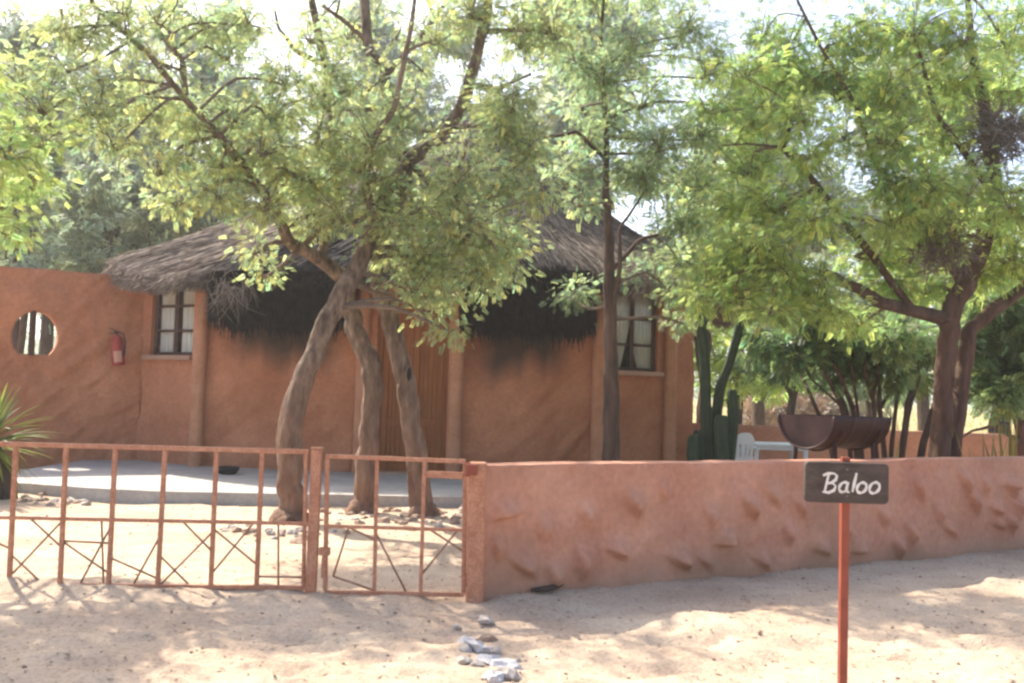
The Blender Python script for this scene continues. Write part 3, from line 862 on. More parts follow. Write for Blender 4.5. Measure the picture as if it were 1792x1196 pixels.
# ---- porch slab
b = MB()
front = [onground(-80, 842, .12), onground(40, 846, .12), onground(170, 855, .12), onground(270, 860, .12), onground(480, 864, .12), onground(700, 868, .12), onground(1000, 872, .12)]
front = [Vector((p.x, p.y, .12)) for p in front]
# refine the front edge with small irregularities
fe_ = []
for i in range(len(front) - 1):
    for k in range(8):
        p = front[i].lerp(front[i + 1], k / 8); p.y += .05 * float(fbm(p.x * 2, 0, 6, 2)); fe_.append(p)
fe_.append(front[-1])
backp = [Vector((p.x, 17.0 if p.x < P_[5][0] else 16.2, .12)) for p in fe_]
n = len(fe_); vs = fe_ + backp + [Vector((p.x, p.y - .02, -.1)) for p in fe_] + [Vector((p.x, p.y, -.1)) for p in backp]
fs = [(i, i + 1, n + i + 1, n + i) for i in range(n - 1)] + [(2 * n + i, 2 * n + i + 1, i + 1, i) for i in range(n - 1)]
fs += [(0, n, 3 * n, 2 * n), (n - 1, 3 * n - 1, 4 * n - 1, 2 * n - 1)]
b.add(vs, fs); b.build('porch', M['concrete'], kind='structure')

# black dish on the porch
dp = onground(398, 830, .12)
t = thing('feeding_bowl', 'low black bowl standing on the porch beside the wall', 'bowl', (dp.x, dp.y, .12))
b = MB(); lathe(b, (dp.x, dp.y, .12), [(.09, .0), (.11, .004), (.15, .05), (.165, .1), (.15, .1), (.13, .05), (.02, .02)], 20); b.build('bowl_body', M['black'], t, smooth=True)

# ------------------------------------------------------------------ fence and gate
FD = 6.57
fence = thing('metal_fence', 'terracotta painted steel fence panel with crossed rods, left of the gate', 'fence', tuple(onground(548, 1045)))


def fbar(parent, name, a, b_, w, mat=M['rust_paint'], dy=0.0, h=None):
    p = at(*a, FD + dy); q = at(*b_, FD + dy); b = MB(); b.bar(p, q, w, h or w, w * .12, (0, 1, 0)); return b.build(name, mat, parent)

fbar(fence, 'top_rail', (-120, 774), (541, 791), .031)
fbar(fence, 'middle_rail', (-120, 903.5), (541, 917), .023, dy=-.002)
fbar(fence, 'bottom_rail', (-120, 1022), (541, 1029), .029)
for (xt, xb) in ((-57, -72), (28, 16), (116, 105), (202, 190), (289, 276), (379, 369), (459, 449), (536, 531)):
    yt = 777 + 13 * xt / 540 + 4; yb = 1024.5 + 4 * xb / 540 - 4
    fbar(fence, 'upright', (xt, yt), (xb, yb), .028 if xt < 500 else .024, dy=.003)
UPR = [-64, 22, 110, 196, 282, 374, 454, 533]


def snap_rod(a, c, UPR=UPR):
    """carry a rod on to the uprights and rails of the cell that its middle lies in, so that it is welded at both ends"""
    mx_, my_ = (a[0] + c[0]) / 2, (a[1] + c[1]) / 2
    xl = max([u for u in UPR if u <= mx_] or [-160]); xr = min([u for u in UPR if u > mx_] or [533])
    yt, yb = (908 + mx_ * .018, 1024 + mx_ * .009) if mx_ < 550 else (921 + (mx_ - 574) * .03, 1037 + (mx_ - 570) * .016)
    out = []
    for (px, py) in (a, c):
        dx, dy = px - mx_, py - my_; ts = []
        if dx > 1: ts.append((xr - mx_) / dx)
        if dx < -1: ts.append((xl - mx_) / dx)
        if dy > 1: ts.append((yb - my_) / dy)
        if dy < -1: ts.append((yt - my_) / dy)
        t = min(ts); out.append((mx_ + dx * t, my_ + dy * t))
    return out
C1 = lambda x, y: (x / 2.987, 760 + y / 2.987)
for (x0, y0, x1, y1) in [(-160, 500, 55, 600), (228, 505, 325, 595), (318, 462, 60, 735), (118, 685, 230, 790), (325, 558, 535, 568), (531, 455, 535, 592), (325, 560, 560, 722),
                         (522, 590, 415, 790), (585, 650, 725, 712), (838, 530, 695, 790), (835, 635, 995, 795), (960, 462, 1100, 605), (1108, 515, 925, 700),
                         (1128, 505, 1345, 685), (1243, 565, 1140, 690), (1455, 470, 1455, 795), (1350, 745, 1590, 748)]:
    (X0, Y0), (X1, Y1) = snap_rod(C1(x0, y0), C1(x1, y1)); p = at(X0, Y0, FD + .012); q = at(X1, Y1, FD + .012)
    b = MB(); b.tube([p, q], [.007, .007], 7, smooth=1); b.build('rod', M['rod'], fence, smooth=True)
# gate post (the fence hangs on it)
pt = thing('gate_post', 'square terracotta steel post between the fence panel and the gate', 'post', tuple(onground(550, 1045)))
p = at(555, 790, FD); q = onground(548, 1046)
b = MB(); b.bar((p.x, FD, p.z + .012), (q.x, FD, -.15), .066, .066, .007, (0, 1, 0)); b.build('post', M['rust_paint'], pt)
b = MB(); b.box((p.x, FD, p.z + .02), (.074, .074, .012), None, .003); b.build('cap', M['rust_paint'], pt)
k0 = at(560, 965, FD); b = MB(); b.box((k0.x + .03, FD, k0.z), (.07, .05, .05), None, .005); b.box((k0.x + .03, FD, k0.z - .1), (.03, .04, .14), None, .005); b.build('latch', M['rust_paint'], pt)

gate = thing('garden_gate', 'low terracotta steel gate with bent rods, between post and pink wall', 'gate', tuple(onground(690, 1045)))
fbar(gate, 'top_rail', (570, 798.5), (815, 808), .027)
fbar(gate, 'middle_rail', (574, 921), (810, 928), .022, dy=-.002)
fbar(gate, 'bottom_rail', (568, 1037), (811, 1041), .028)
for (xt, xb) in ((573, 569), (660, 655), (743, 736), (814, 811)):
    fbar(gate, 'upright', (xt, 802 + (xt - 570) * .04), (xb, 1034 + (xb - 570) * .015), .024 if 600 < xt < 800 else .028, dy=.003)
C2 = lambda x, y: (450 + x / 3.98, 760 + y / 3.98)
for poly in [[(590, 800), (530, 990), (790, 1080)], [(930, 890), (1045, 1115)], [(1160, 960), (1335, 745)], [(1300, 728), (1395, 790)], [(685, 672), (830, 740)]]:
    for (a, c) in zip(poly[:-1], poly[1:]):
        A2, C_2 = snap_rod(C2(*a), C2(*c), [571, 657, 739, 812])
        if a != poly[0]: A2 = C2(*a)
        if c != poly[-1]: C_2 = C2(*c)
        b = MB(); b.tube([at(*A2, FD + .012), at(*C_2, FD + .012)], [.007, .007], 7, smooth=1); b.build('rod', M['rod'], gate, smooth=True)
fbar(gate, 'lock_plate', (746, 830), (812, 833), .045, dy=-.01, h=.02)
for y in (822, 1015):
    h0 = at(820, y, FD - .03); b = MB(); b.tube([h0 + Vector((0, 0, -.045)), h0 + Vector((0, 0, .045))], [.02, .02], 10, smooth=1); b.build('hinge', M['post_red'], gate)

ep = thing('end_post', 'square orange post closing the end of the pink wall, gate hinges on it', 'post', tuple(onground(830, 1053)))
q = onground(832, 1054); p = at(836, 812, FD)
b = MB(); b.bar((p.x - .0, FD + .02, .925), (q.x, FD + .02, -.15), .115, .14, .014, (0, 1, 0)); b.build('post', M['rust_paint'], ep)
b = MB(); hh = at(826, 822, FD - .075); b.box(hh, (.07, .05, .07), None, .01); b.build('hinge_block', M['post_red'], ep)

# ------------------------------------------------------------------ name sign
SD = 4.2
sp = at(1474, 1196, SD); top = at(1479, 800, SD)
dirv = (top - sp); base = sp + dirv * ((-0.12 - sp.z) / dirv.z)
sg = thing('name_sign', 'dark wooden name board reading Baloo on a thin red steel post', 'sign', (base.x, base.y, 0))
b = MB(); b.bar(top, base, .033, .033, .003, (0, 1, 0)); b.build('sign_post', M['post_red'], sg)
cs = at(1480.5, 845, SD - .03)
import bmesh


def sign_board():
    bm = bmesh.new(); w, h, r, th = .348, .168, .02, .018
    pts = []
    for (cx, cy, a0) in ((w / 2 - r, h / 2 - r, 0), (-w / 2 + r, h / 2 - r, 90), (-w / 2 + r, -h / 2 + r, 180), (w / 2 - r, -h / 2 + r, 270)):
        for k in range(5):
            a = math.radians(a0 + k * 22.5); pts.append((cx + math.cos(a) * r, cy + math.sin(a) * r))
    n = len(pts)
    mb_ = MB()
    v1 = [(x, -th / 2, z) for x, z in pts]; v2 = [(x * .985, -th / 2 - .004, z * .97) for x, z in pts]; v3 = [(x, th / 2, z) for x, z in pts]
    mb_.add([Vector(v) for v in v1 + v2 + v3], [tuple(2 * n - 1 - i for i in range(n))][:0] + [tuple(n + i for i in reversed(range(n)))] +
            [(i, (i + 1) % n, n + (i + 1) % n, n + i) for i in range(n)] + [(i, 2 * n + i, 2 * n + (i + 1) % n, (i + 1) % n) for i in range(n)] + [tuple(2 * n + i for i in range(n))])
    bm.free(); return mb_
mb_ = sign_board(); mb_.v = [(v[0] + cs.x, v[1] + cs.y, v[2] + cs.z) for v in mb_.v]
mb_.build('sign_board', M['sign'], sg)
# brushed lettering: strokes in sign units (0..1 wide = 105 photo px)
S = SD / F_PX


def arc(cx, cy, rx, ry, a0, a1, n=10, sh=0.0):
    out = []
    for k in range(n + 1):
        a = math.radians(a0 + (a1 - a0) * k / n); y = cy + ry * math.sin(a)
        out.append((cx + rx * math.cos(a) + sh * (y - cy), y))
    return out
LET = [
    ('B', [[(6, 1), (13, 33)], [(3, 30), (12, 34), (22, 34), (27, 30), (25, 23), (18, 18.5), (10, 17)], [(10, 17), (20, 17.5), (25, 12), (22, 5), (13, 1), (2, 2)]]),
    ('a', [arc(39, 11, 7.5, 8.5, 55, 330, 12, .25), [(46.5, 20), (43.5, 8), (46, 2.5), (49, 3)]]),
    ('l', [[(61, 36), (57, 18), (54, 3)]]),
    ('o', [arc(70, 11, 8, 9, 60, 425, 16, .25)]),
    ('o', [arc(92, 11.5, 8.5, 9.5, 60, 425, 16, .25)]),
]
for dz in (.055, -.055):
    b = MB(); b.tube([cs + Vector((0, -.012, dz)), cs + Vector((0, -.0165, dz))], [.0055, .0045], 8, smooth=1); b.build('screw', M['twig_grey'], sg)
ox, oz = at(1431, 861, SD).x, at(1431, 861, SD).z
slope = math.tan(ROLL)
for (ch, strokes) in LET:
    b = MB()
    for stq, stk in enumerate(strokes):
        n = len(stk)
        L_, R_ = [], []
        for i, (x, y) in enumerate(stk):
            x0, y0 = stk[max(i - 1, 0)]; x1, y1 = stk[min(i + 1, n - 1)]
            dx, dy = x1 - x0, y1 - y0; l = math.hypot(dx, dy) or 1
            w = 2.5 * (0.85 + .25 * math.sin(i * 1.7 + stq)) * (0.75 if i in (0, n - 1) else 1)
            nx, ny = -dy / l * w, dx / l * w
            L_.append((x + nx, y + ny)); R_.append((x - nx, y - ny))
        fy = cs.y - .009 - .004 - .0022 - stq * .0006
        vs = [Vector((ox + x * S, fy, oz + y * S)) for (x, y) in L_ + R_] + [Vector((ox + x * S, fy + .002, oz + y * S)) for (x, y) in L_ + R_]
        fs = []
        for i in range(n - 1):
            fs += [(i, i + 1, n + i + 1, n + i), (2 * n + i, 2 * n + i + 1, i + 1, i), (n + i, n + i + 1, 3 * n + i + 1, 3 * n + i)]
        b.add(vs, fs)
    b.build('letter', M['letter'], sg)

# ------------------------------------------------------------------ half drum braai on a stand
dc = at(1461, 728, 9.35)
drum = thing('drum_planter', 'rusty half oil drum lying open on a steel stand behind the pink wall', 'drum', (dc.x, dc.y, 0))
az = math.radians(-44)    # the barrel's long axis turned from the view direction
RZ = Matrix.Rotation(math.radians(44 + 0), 3, 'Z')
ax = Vector((math.cos(math.radians(38)), math.sin(math.radians(38)), 0))     # long axis: runs right and away
side = Vector((-ax.y, ax.x, 0))
R_d, L_d = .300, .90
zt_ = dc.z
def dpt(l, a, r=R_d): return Vector((dc.x, dc.y, zt_)) + ax * l + side * (math.cos(a) * r) - Vector((0, 0, math.sin(a) * r))
b = MB(); nl, na = 40, 24; vs = []; fs = []
for layer, dr in ((0, 0), (1, -.008)):
    for i in range(nl + 1):
        l = -L_d / 2 + L_d * i / nl
        rr = R_d + dr + (.010 * max(0, math.cos((i / nl - .34) * 60)) if abs(i / nl - .34) < .026 else 0) + (.010 * max(0, math.cos((i / nl - .67) * 60)) if abs(i / nl - .67) < .026 else 0)
        for k in range(na + 1):
            vs.append(dpt(l, math.pi * k / na, rr))
N = (nl + 1) * (na + 1)
for i in range(nl):
    for k in range(na):
        a = i * (na + 1) + k
        fs.append((a, a + na + 1, a + na + 2, a + 1)); fs.append((N + a, N + a + 1, N + a + na + 2, N + a + na + 1))
    a = i * (na + 1); fs.append((a, N + a, N + a + na + 1, a + na + 1)); a += na; fs.append((a, a + na + 1, N + a + na + 1, N + a))
b.add(vs, fs); b.build('drum_shell', M['drum'], drum, smooth=True)
for sgn in (-1, 1):
    b = MB(); vs = [dpt(sgn * (L_d / 2 - .012), math.pi * k / na, R_d - .003) for k in range(na + 1)]
    vs2 = [v + ax * (-sgn * .006) for v in vs]; n = len(vs)
    b.add(vs + vs2, [tuple(range(n)), tuple(reversed(range(n, 2 * n)))]); b.build('end_plate', M['drum_end'], drum)
    b = MB(); b.tube([dpt(sgn * L_d / 2, math.pi * k / na, R_d) for k in range(na + 1)], .011, 6, smooth=1); b.build('rim', M['drum_end'], drum, smooth=True)
for l in (-.3, .3):      # cradle and legs
    b = MB(); b.tube([dpt(l, math.pi * (k + 3) / (na), R_d + .017) for k in range(na - 5)], .012, 6, smooth=1); b.build('cradle', M['drum'], drum, smooth=True)
    for a in (math.radians(50), math.radians(130)):
        p = dpt(l, a, R_d + .02); b = MB(); b.bar((p.x, p.y, p.z), (p.x + side.x * math.cos(a) * .1, p.y + side.y * math.cos(a) * .1, -.05), .03, .03, .003); b.build('leg', M['drum'], drum)

# ------------------------------------------------------------------ white plastic chair and table
CD = 14.6
cc = at(1301, 760, CD)
chair = thing('plastic_chair', 'pale white plastic garden chair behind the pink wall beside the cactus', 'chair', (cc.x, CD, 0))
cx, cy = cc.x, CD
ang = math.radians(25); cxr, sxr = math.cos(ang), math.sin(ang)
def CP(x, y, z): return Vector((cx + x * cxr - y * sxr, cy + x * sxr + y * cxr, z))
b = MB(); n = 15; vs = []; fs = []      # rounded slotted back
for i in range(n):
    x = -.215 + .43 * i / (n - 1); t = x / .215
    topz = .90 - .14 * abs(t) ** 2.6
    for z in (.47, .55, .64, .73, topz): vs.append(CP(x * (1 - .15 * (.9 - z)), -.02 - .09 * (z - .4) + .05 * t * t, z))
m_ = len(vs)
vs2 = [v + CP(0, .016, 0) - CP(0, 0, 0) for v in vs]
for i in range(n - 1):
    for k in range(4):
        if k in (1, 2) and i % 3 == 1: continue
        a = i * 5 + k; fs += [(a, a + 5, a + 6, a + 1), (m_ + a, m_ + a + 1, m_ + a + 6, m_ + a + 5)]
b.add(vs + vs2, fs); b.build('backrest', M['plastic'], chair, smooth=True)
b = MB(); b.box(CP(0, .2, .435), (.44, .42, .025), Matrix.Rotation(ang, 3, 'Z'), .01); b.build('seat', M['plastic'], chair)
for s in (-1, 1):
    b = MB(); b.tube([CP(s * .21, -.03, .66), CP(s * .27, .08, .67), CP(s * .28, .32, .65), CP(s * .26, .42, .6), CP(s * .25, .44, .44)], [.022, .028, .03, .024, .022], 8, smooth=3); b.build('armrest', M['plastic'], chair, smooth=True)
    for (y, sp_) in ((-.02, -.06), (.4, .04)):
        b = MB(); b.tube([CP(s * .21, y, .45), CP(s * .24, y + sp_, -.01)], [.028, .02], 8, smooth=1); b.build('leg', M['plastic'], chair, smooth=True)
tb = at(1356, 776, 15.2)
table = thing('plastic_table', 'white plastic garden table half hidden between chair and rusty drum', 'table', (tb.x, tb.y, 0))
b = MB(); b.box((tb.x, tb.y, .715), (.82, .8, .035), None, .012); b.build('table_top', M['plastic'], table)
b = MB(); b.box((tb.x, tb.y, .67), (.74, .72, .05), None, .004); b.build('apron', M['plastic'], table)
for sx in (-1, 1):
    for sy in (-1, 1):
        b = MB(); b.tube([(tb.x + sx * .36, tb.y + sy * .35, .69), (tb.x + sx * .38, tb.y + sy * .37, -.02)], [.035, .022], 8, smooth=1); b.build('leg', M['plastic'], table, smooth=True)

# ------------------------------------------------------------------ stones
def stone_mesh(seed, mat, sub=2):
    bm = bmesh.new(); bmesh.ops.create_icosphere(bm, subdivisions=sub, radius=1)
    for v in bm.verts:
        p = v.co
        r = 1 + 1.0 * float(fbm(p.x * 1.5 + seed * 3, p.y * 1.5 + p.z * 1.9, seed, 3))
        v.co = Vector((p.x * r, p.y * r * .85, p.z * r * .62))
    me = bpy.data.meshes.new('stone'); bm.to_mesh(me); bm.free(); me.materials.append(mat)
    me.attributes.new('stain', 'FLOAT', 'POINT')
    return me
SW = [stone_mesh(k, M['stone_white']) for k in range(4)]
SG = [stone_mesh(k + 5, M['stone']) for k in range(5)]
SB = [stone_mesh(k + 11, M['stone_brown']) for k in range(4)]


def stone(me, x, y, r, label, group, sink=.6, name='stone'):
    o = bpy.data.objects.new(name, me); COL.objects.link(o)
    o.location = (x, y, ground_at(x, y) + r * (.62 - sink) * .8); o.scale = (r, r, r); o.rotation_euler = (random.uniform(-.25, .25), random.uniform(-.25, .25), random.uniform(0, 6.3))
    tag(o, label, 'stone', group); return o
lab = 'pale stone in the short row lying in the sand at the bottom'
for (px, py, r, me, lb) in [(848, 1093, .034, SG[0], 'farthest pale stone of the short row in the sand, nearest the gate'), (822, 1116, .036, SW[0], 'white stone beside the brown one in the row in the sand'), (853, 1118, .040, SB[0], 'brown stone among the pale stones at the bottom of the picture'),
                        (815, 1141, .028, SG[1], lab), (838, 1140, .042, SW[1], lab), (868, 1138, .03, SG[2], lab), (812, 1160, .03, SG[3], 'leftmost grey stone of the lower part of the row in the sand'), (835, 1166, .036, SG[4], lab), (856, 1158, .045, SW[2], 'whitest rounded stone in the row in the sand, leaning on its bigger neighbour'),
                        (884, 1166, .055, SW[3], 'largest whitish stone of the row lying in the sand'), (888, 1187, .045, SG[1], 'grey stone right of the lowest white stone at the bottom edge'), (862, 1194, .045, SW[1], 'lowest white stone of the row, cut by the bottom edge'), (905, 1150, .02, SG[2], 'tiny grey stone lying apart on the right of the stone row'), (800, 1100, .018, SG[3], 'tiny grey stone lying apart on the left of the stone row')]:
    p = onground(px, py); stone(me, p.x, p.y, r * 1.5, lb, 'stones in the sand before the gate')
# ring of stones round the three stems
rng2 = random.Random(5)
lab = 'small stone in the rough ring around the leaning tree stems'
ring = []
for k in range(130):
    if k < 50: px = rng2.uniform(385, 560); py = 924 + 10 * math.sin((px - 385) / 60) + rng2.gauss(0, 5) + (px - 385) * .05
    elif k < 125: px = rng2.uniform(560, 822); py = 902 + rng2.gauss(0, 10)
    else: px = rng2.uniform(570, 640); py = 933 + rng2.gauss(0, 4)
    p = onground(px, py); r = rng2.choice([.03, .04, .055, .07])
    if any(math.hypot(p.x - q[0], p.y - q[1]) < (r + q[2]) * .8 for q in ring): continue
    ring.append((p.x, p.y, r)); stone(rng2.choice(SG + SB + SB), p.x, p.y, r, lab, 'stones around the tree stems')
lab = 'small stone lying in the sand before the porch, left of the fence uprights'
for k in range(26):
    px = rng2.uniform(35, 150); py = 875 + rng2.gauss(0, 6); p = onground(px, py); stone(rng2.choice(SG + SB), p.x, p.y, rng2.choice([.03, .045, .06]), lab, 'stones beside the yucca')

# gravel scattered on the sand: uncountable
A = []; V = []; Fq = []; k = 0
base_v = np.array([(1, 0, 0), (-1, 0, 0), (0, 1, 0), (0, -1, 0), (0, 0, .7), (0, 0, -.7)], float)
base_f = np.array([(0, 2, 4), (2, 1, 4), (1, 3, 4), (3, 0, 4), (2, 0, 5), (1, 2, 5), (3, 1, 5), (0, 3, 5)])
gx = rng.uniform(-5, 6.5, 1900); gy = 3.2 + rng.random(1900) ** 1.3 * 9
gz = ground_z(gx, gy); gr_ = rng.uniform(.004, .014, 1900)
th = rng.uniform(0, 6.28, 1900)
for i in range(1900):
    c, s = math.cos(th[i]), math.sin(th[i]); bv = base_v * gr_[i] * (1 + .5 * rng.random((6, 1)))
    V.append(np.stack([bv[:, 0] * c - bv[:, 1] * s + gx[i], bv[:, 0] * s + bv[:, 1] * c + gy[i], bv[:, 2] + gz[i]], 1)); Fq.append(base_f + i * 6)
link('gravel', np_mesh('gravel', np.vstack(V), np.vstack(Fq), M['stone_brown'], stain=np.zeros(1900 * 6)), kind='stuff')

# fallen leaves and bits of twig: uncountable
n = 7000
lx = rng.uniform(-5, 6.5, n); ly = 3.4 + rng.random(n) ** 1.2 * 9; lz = ground_z(lx, ly) + .003; th = rng.uniform(0, 6.28, n); ll = rng.uniform(.006, .022, n); lw_ = ll * rng.uniform(.15, .5, n)
dx, dy = np.cos(th), np.sin(th)
V = np.stack([np.stack([lx - dx * ll, ly - dy * ll, lz], 1), np.stack([lx + dy * lw_, ly - dx * lw_, lz + .004], 1), np.stack([lx + dx * ll, ly + dy * ll, lz + rng.uniform(0, .008, n)], 1), np.stack([lx - dy * lw_, ly + dx * lw_, lz + .002], 1)], 1).reshape(-1, 3)
link('leaf_litter', np_mesh('leaf_litter', V, np.arange(n * 4).reshape(-1, 4), M['dry_stem'], stain=np.zeros(n * 4)), kind='stuff')
# fallen stick by the wall foot
p = [onground(930, 1053), onground(955, 1051), onground(975, 1049), onground(992, 1043)]
b = MB(); b.tube([Vector((q.x, q.y, ground_at(q.x, q.y) + .02 + .01 * i)) for i, q in enumerate(p)], [.012, .02, .018, .010], 8, wob=.1)
tag(b.build('fallen_branch', M['bark_dark'], smooth=True), 'short dark dead branch lying at the foot of the pink wall', 'branch')

# ------------------------------------------------------------------ trees
# one feathery spray: leaflets along both sides of a stalk
def spray_template(pairs=7, L=1.0, lf=.36, wd=.11):
    vs = []
    for k in range(pairs):
        y = L * (k + .6) / pairs
        for s in (-1, 1):
            ln = lf * (1 - .45 * (k / pairs)); a = math.radians(55)
            dx, dy = s * math.sin(a), math.cos(a)
            nx, ny = -dy, dx
            c = np.array([0, y, -.18 * y * y])
            m_ = c + np.array([dx * ln * .62, dy * ln * .62, -.06 * ln])
            vs += [c, m_ + np.array([dx * ln * .1 + nx * wd, dy * ln * .1 + ny * wd, 0]), m_ + np.array([dx * ln * .38 - nx * wd * .7, dy * ln * .38 - ny * wd * .7, -.1 * ln])]
    return np.array(vs)
SPRAY = spray_template(8, 1.0, .40, .082)
SPRAY_S = spray_template(4, 1.0, .55, .17)


def leaf_cloud(name, centers, dirs, sizes, mat, parent, templ=SPRAY, tint_base=None, hue=.12, seed=0, kind='stuff'):
    r = np.random.default_rng(seed)
    C = np.asarray(centers); D = np.asarray(dirs); n = len(C)
    D = D / (np.linalg.norm(D, axis=1, keepdims=True) + 1e-9)
    R = r.normal(size=(n, 3)); R[:, 2] = np.abs(R[:, 2]) + .5
    X = np.cross(D, R); X /= (np.linalg.norm(X, axis=1, keepdims=True) + 1e-9); Z = np.cross(X, D)
    s = np.asarray(sizes)[:, None, None]
    V = C[:, None, :] + s * (templ[None, :, 0:1] * X[:, None, :] + templ[None, :, 1:2] * D[:, None, :] + templ[None, :, 2:3] * Z[:, None, :])
    V = V.reshape(-1, 3)
    nl = len(templ) // 3
    Fq = (np.arange(n * nl)[:, None] * 3 + np.array([[0, 1, 2]]))
    b = 1 + .28 * r.normal(size=(n, 1)).clip(-1.6, 2.2); h = hue * r.normal(size=(n, 1))
    big = 0.25 * fbm(C[:, 0] * .9, C[:, 1] * .9 + C[:, 2] * 1.3, seed % 50, 2)[:, None]
    T = np.hstack([b * (1 + h + .6 * big), b * (1 + .3 * big), b * (1 - h - .4 * big)]).clip(.15, 2.2)
    T = np.repeat(T, len(templ), axis=0)
    me = np_mesh(name, V, Fq, mat, tint=T)
    return link(name, me, parent, kind)


def grow_tree(name, label, limbs, blobs, leafm, barkm, base, seed, size=.070, per_twig=35, twigs=26, hue=.12, templ=SPRAY, group=None, cat='tree', twigm=None,
              droop=.35, trunk_name='trunk', red=None):
    """limbs: list of (list of (px,py,Y,r) , stains) ; blobs: (px,py,rpx,Y,density)"""
    R = random.Random(seed)
    t = thing(name, label, cat, base, group)
    nodes = []
    for li, (pts, is_trunk) in enumerate(limbs):
        P3 = [at(p[0], p[1], p[2]) if len(p) == 4 else Vector(p[:3]) for p in pts]
        rad = [p[-1] for p in pts]
        b = MB()
        st = [max(0, .55 - max(P3[i].z, 0) * .30) if is_trunk else .05 for i in range(len(P3))]
        if red and is_trunk: st = [red * max(0, min(1, (2.9 - q.z) / .8)) for q in P3]
        seg = 30 if rad[0] > .08 else 8
        # extra wander between the given points
        Q = []; RQ = []; SQ = []
        for i in range(len(P3) - 1):
            for k in range(3):
                q = P3[i].lerp(P3[i + 1], k / 3)
                w = rad[i] * .10 if k else 0
                q = q + Vector((R.gauss(0, w), R.gauss(0, w), 0)); Q.append(q); RQ.append((rad[i] + (rad[i + 1] - rad[i]) * k / 3) * R.uniform(.975, 1.025)); SQ.append(st[i])
        Q.append(P3[-1]); RQ.append(rad[-1]); SQ.append(st[-1])
        b.tube(Q, RQ, seg, wob=.06 if seg == 30 else .05, smooth=5 if seg == 30 else 3, stain=SQ, seed=seed + li)
        b.build(trunk_name if is_trunk else 'limb', barkm, t, smooth=True)
        for i, q in enumerate(Q):
            if not is_trunk or i > len(Q) * .35: nodes.append((q, RQ[i]))
    C = []; D = []; S_ = []; tw = MB()
    for (px, py, rp, Y, den) in blobs:
        c = at(px, py, Y); rad = rp * Y / F_PX; den_ = den; rad_n = rad; rad *= 1.22
        # parent: nearest limb point below-ish
        near = sorted(nodes, key=lambda n_: (n_[0] - c).length + max(0, (n_[0].z - c.z)) * .5)[:3]
        root, rr = near[R.randrange(len(near))] if near else (c, .02)
        hub = c + Vector((R.gauss(0, rad * .15), R.gauss(0, rad * .3), -rad * .35))
        if (root - hub).length > .15:
            mid = root.lerp(hub, .5) + Vector((R.gauss(0, .1), R.gauss(0, .1), R.gauss(0, .08) + .08))
            tw.tube([root, mid, hub], [min(rr * .6, .035), min(rr * .5, .024), .013], 6, smooth=3)
        for k in range(max(3, int(twigs * den * (rad_n / .42) ** 1.6))):
            # end point in the ellipsoid, biased to the shell
            while True:
                q = Vector((R.uniform(-1, 1), R.uniform(-1, 1), R.uniform(-1, 1)))
                if .15 < q.length < 1: break
            e_ = c + Vector((q.x * rad * 1.15, q.y * rad * 1.5, q.z * rad * .8))
            mid = hub.lerp(e_, .5) + Vector((R.gauss(0, rad * .12), R.gauss(0, rad * .12), rad * .15))
            pts = [hub, mid, e_]
            tw.tube(pts, [.009, .006, .003], 3, cap=False, smooth=2)
            dirn = (e_ - mid).normalized()
            for j in range(per_twig):
                s = R.uniform(.25, 1.12)
                p = (1 - s) ** 2 * hub + 2 * s * (1 - s) * mid + s * s * e_ if s <= 1 else e_ + dirn * (s - 1) * rad
                off = Vector((R.gauss(0, 1), R.gauss(0, 1), R.gauss(0, .8))) * (.06 + .05 * s)
                C.append(p + off); dd = dirn * .5 + off.normalized() * .9 + Vector((0, 0, -droop)); D.append(dd); S_.append(size * R.uniform(.5, 1.5))
    if tw.v: tw.build('twigs', twigm or M['twig'], t, kind='stuff')
    if C: leaf_cloud('foliage', C, D, S_, leafm, t, templ=templ, hue=hue, seed=seed)
    return t


def B_(lst, Y, den=1.0, jit=.8, seed=0):
    r = random.Random(seed + 99); YY = Y if callable(Y) else (lambda x: Y); return [(x, y, rp, YY(x) + r.uniform(-jit, jit), den * (d[0] if d else 1)) for (x, y, rp, *d) in lst]

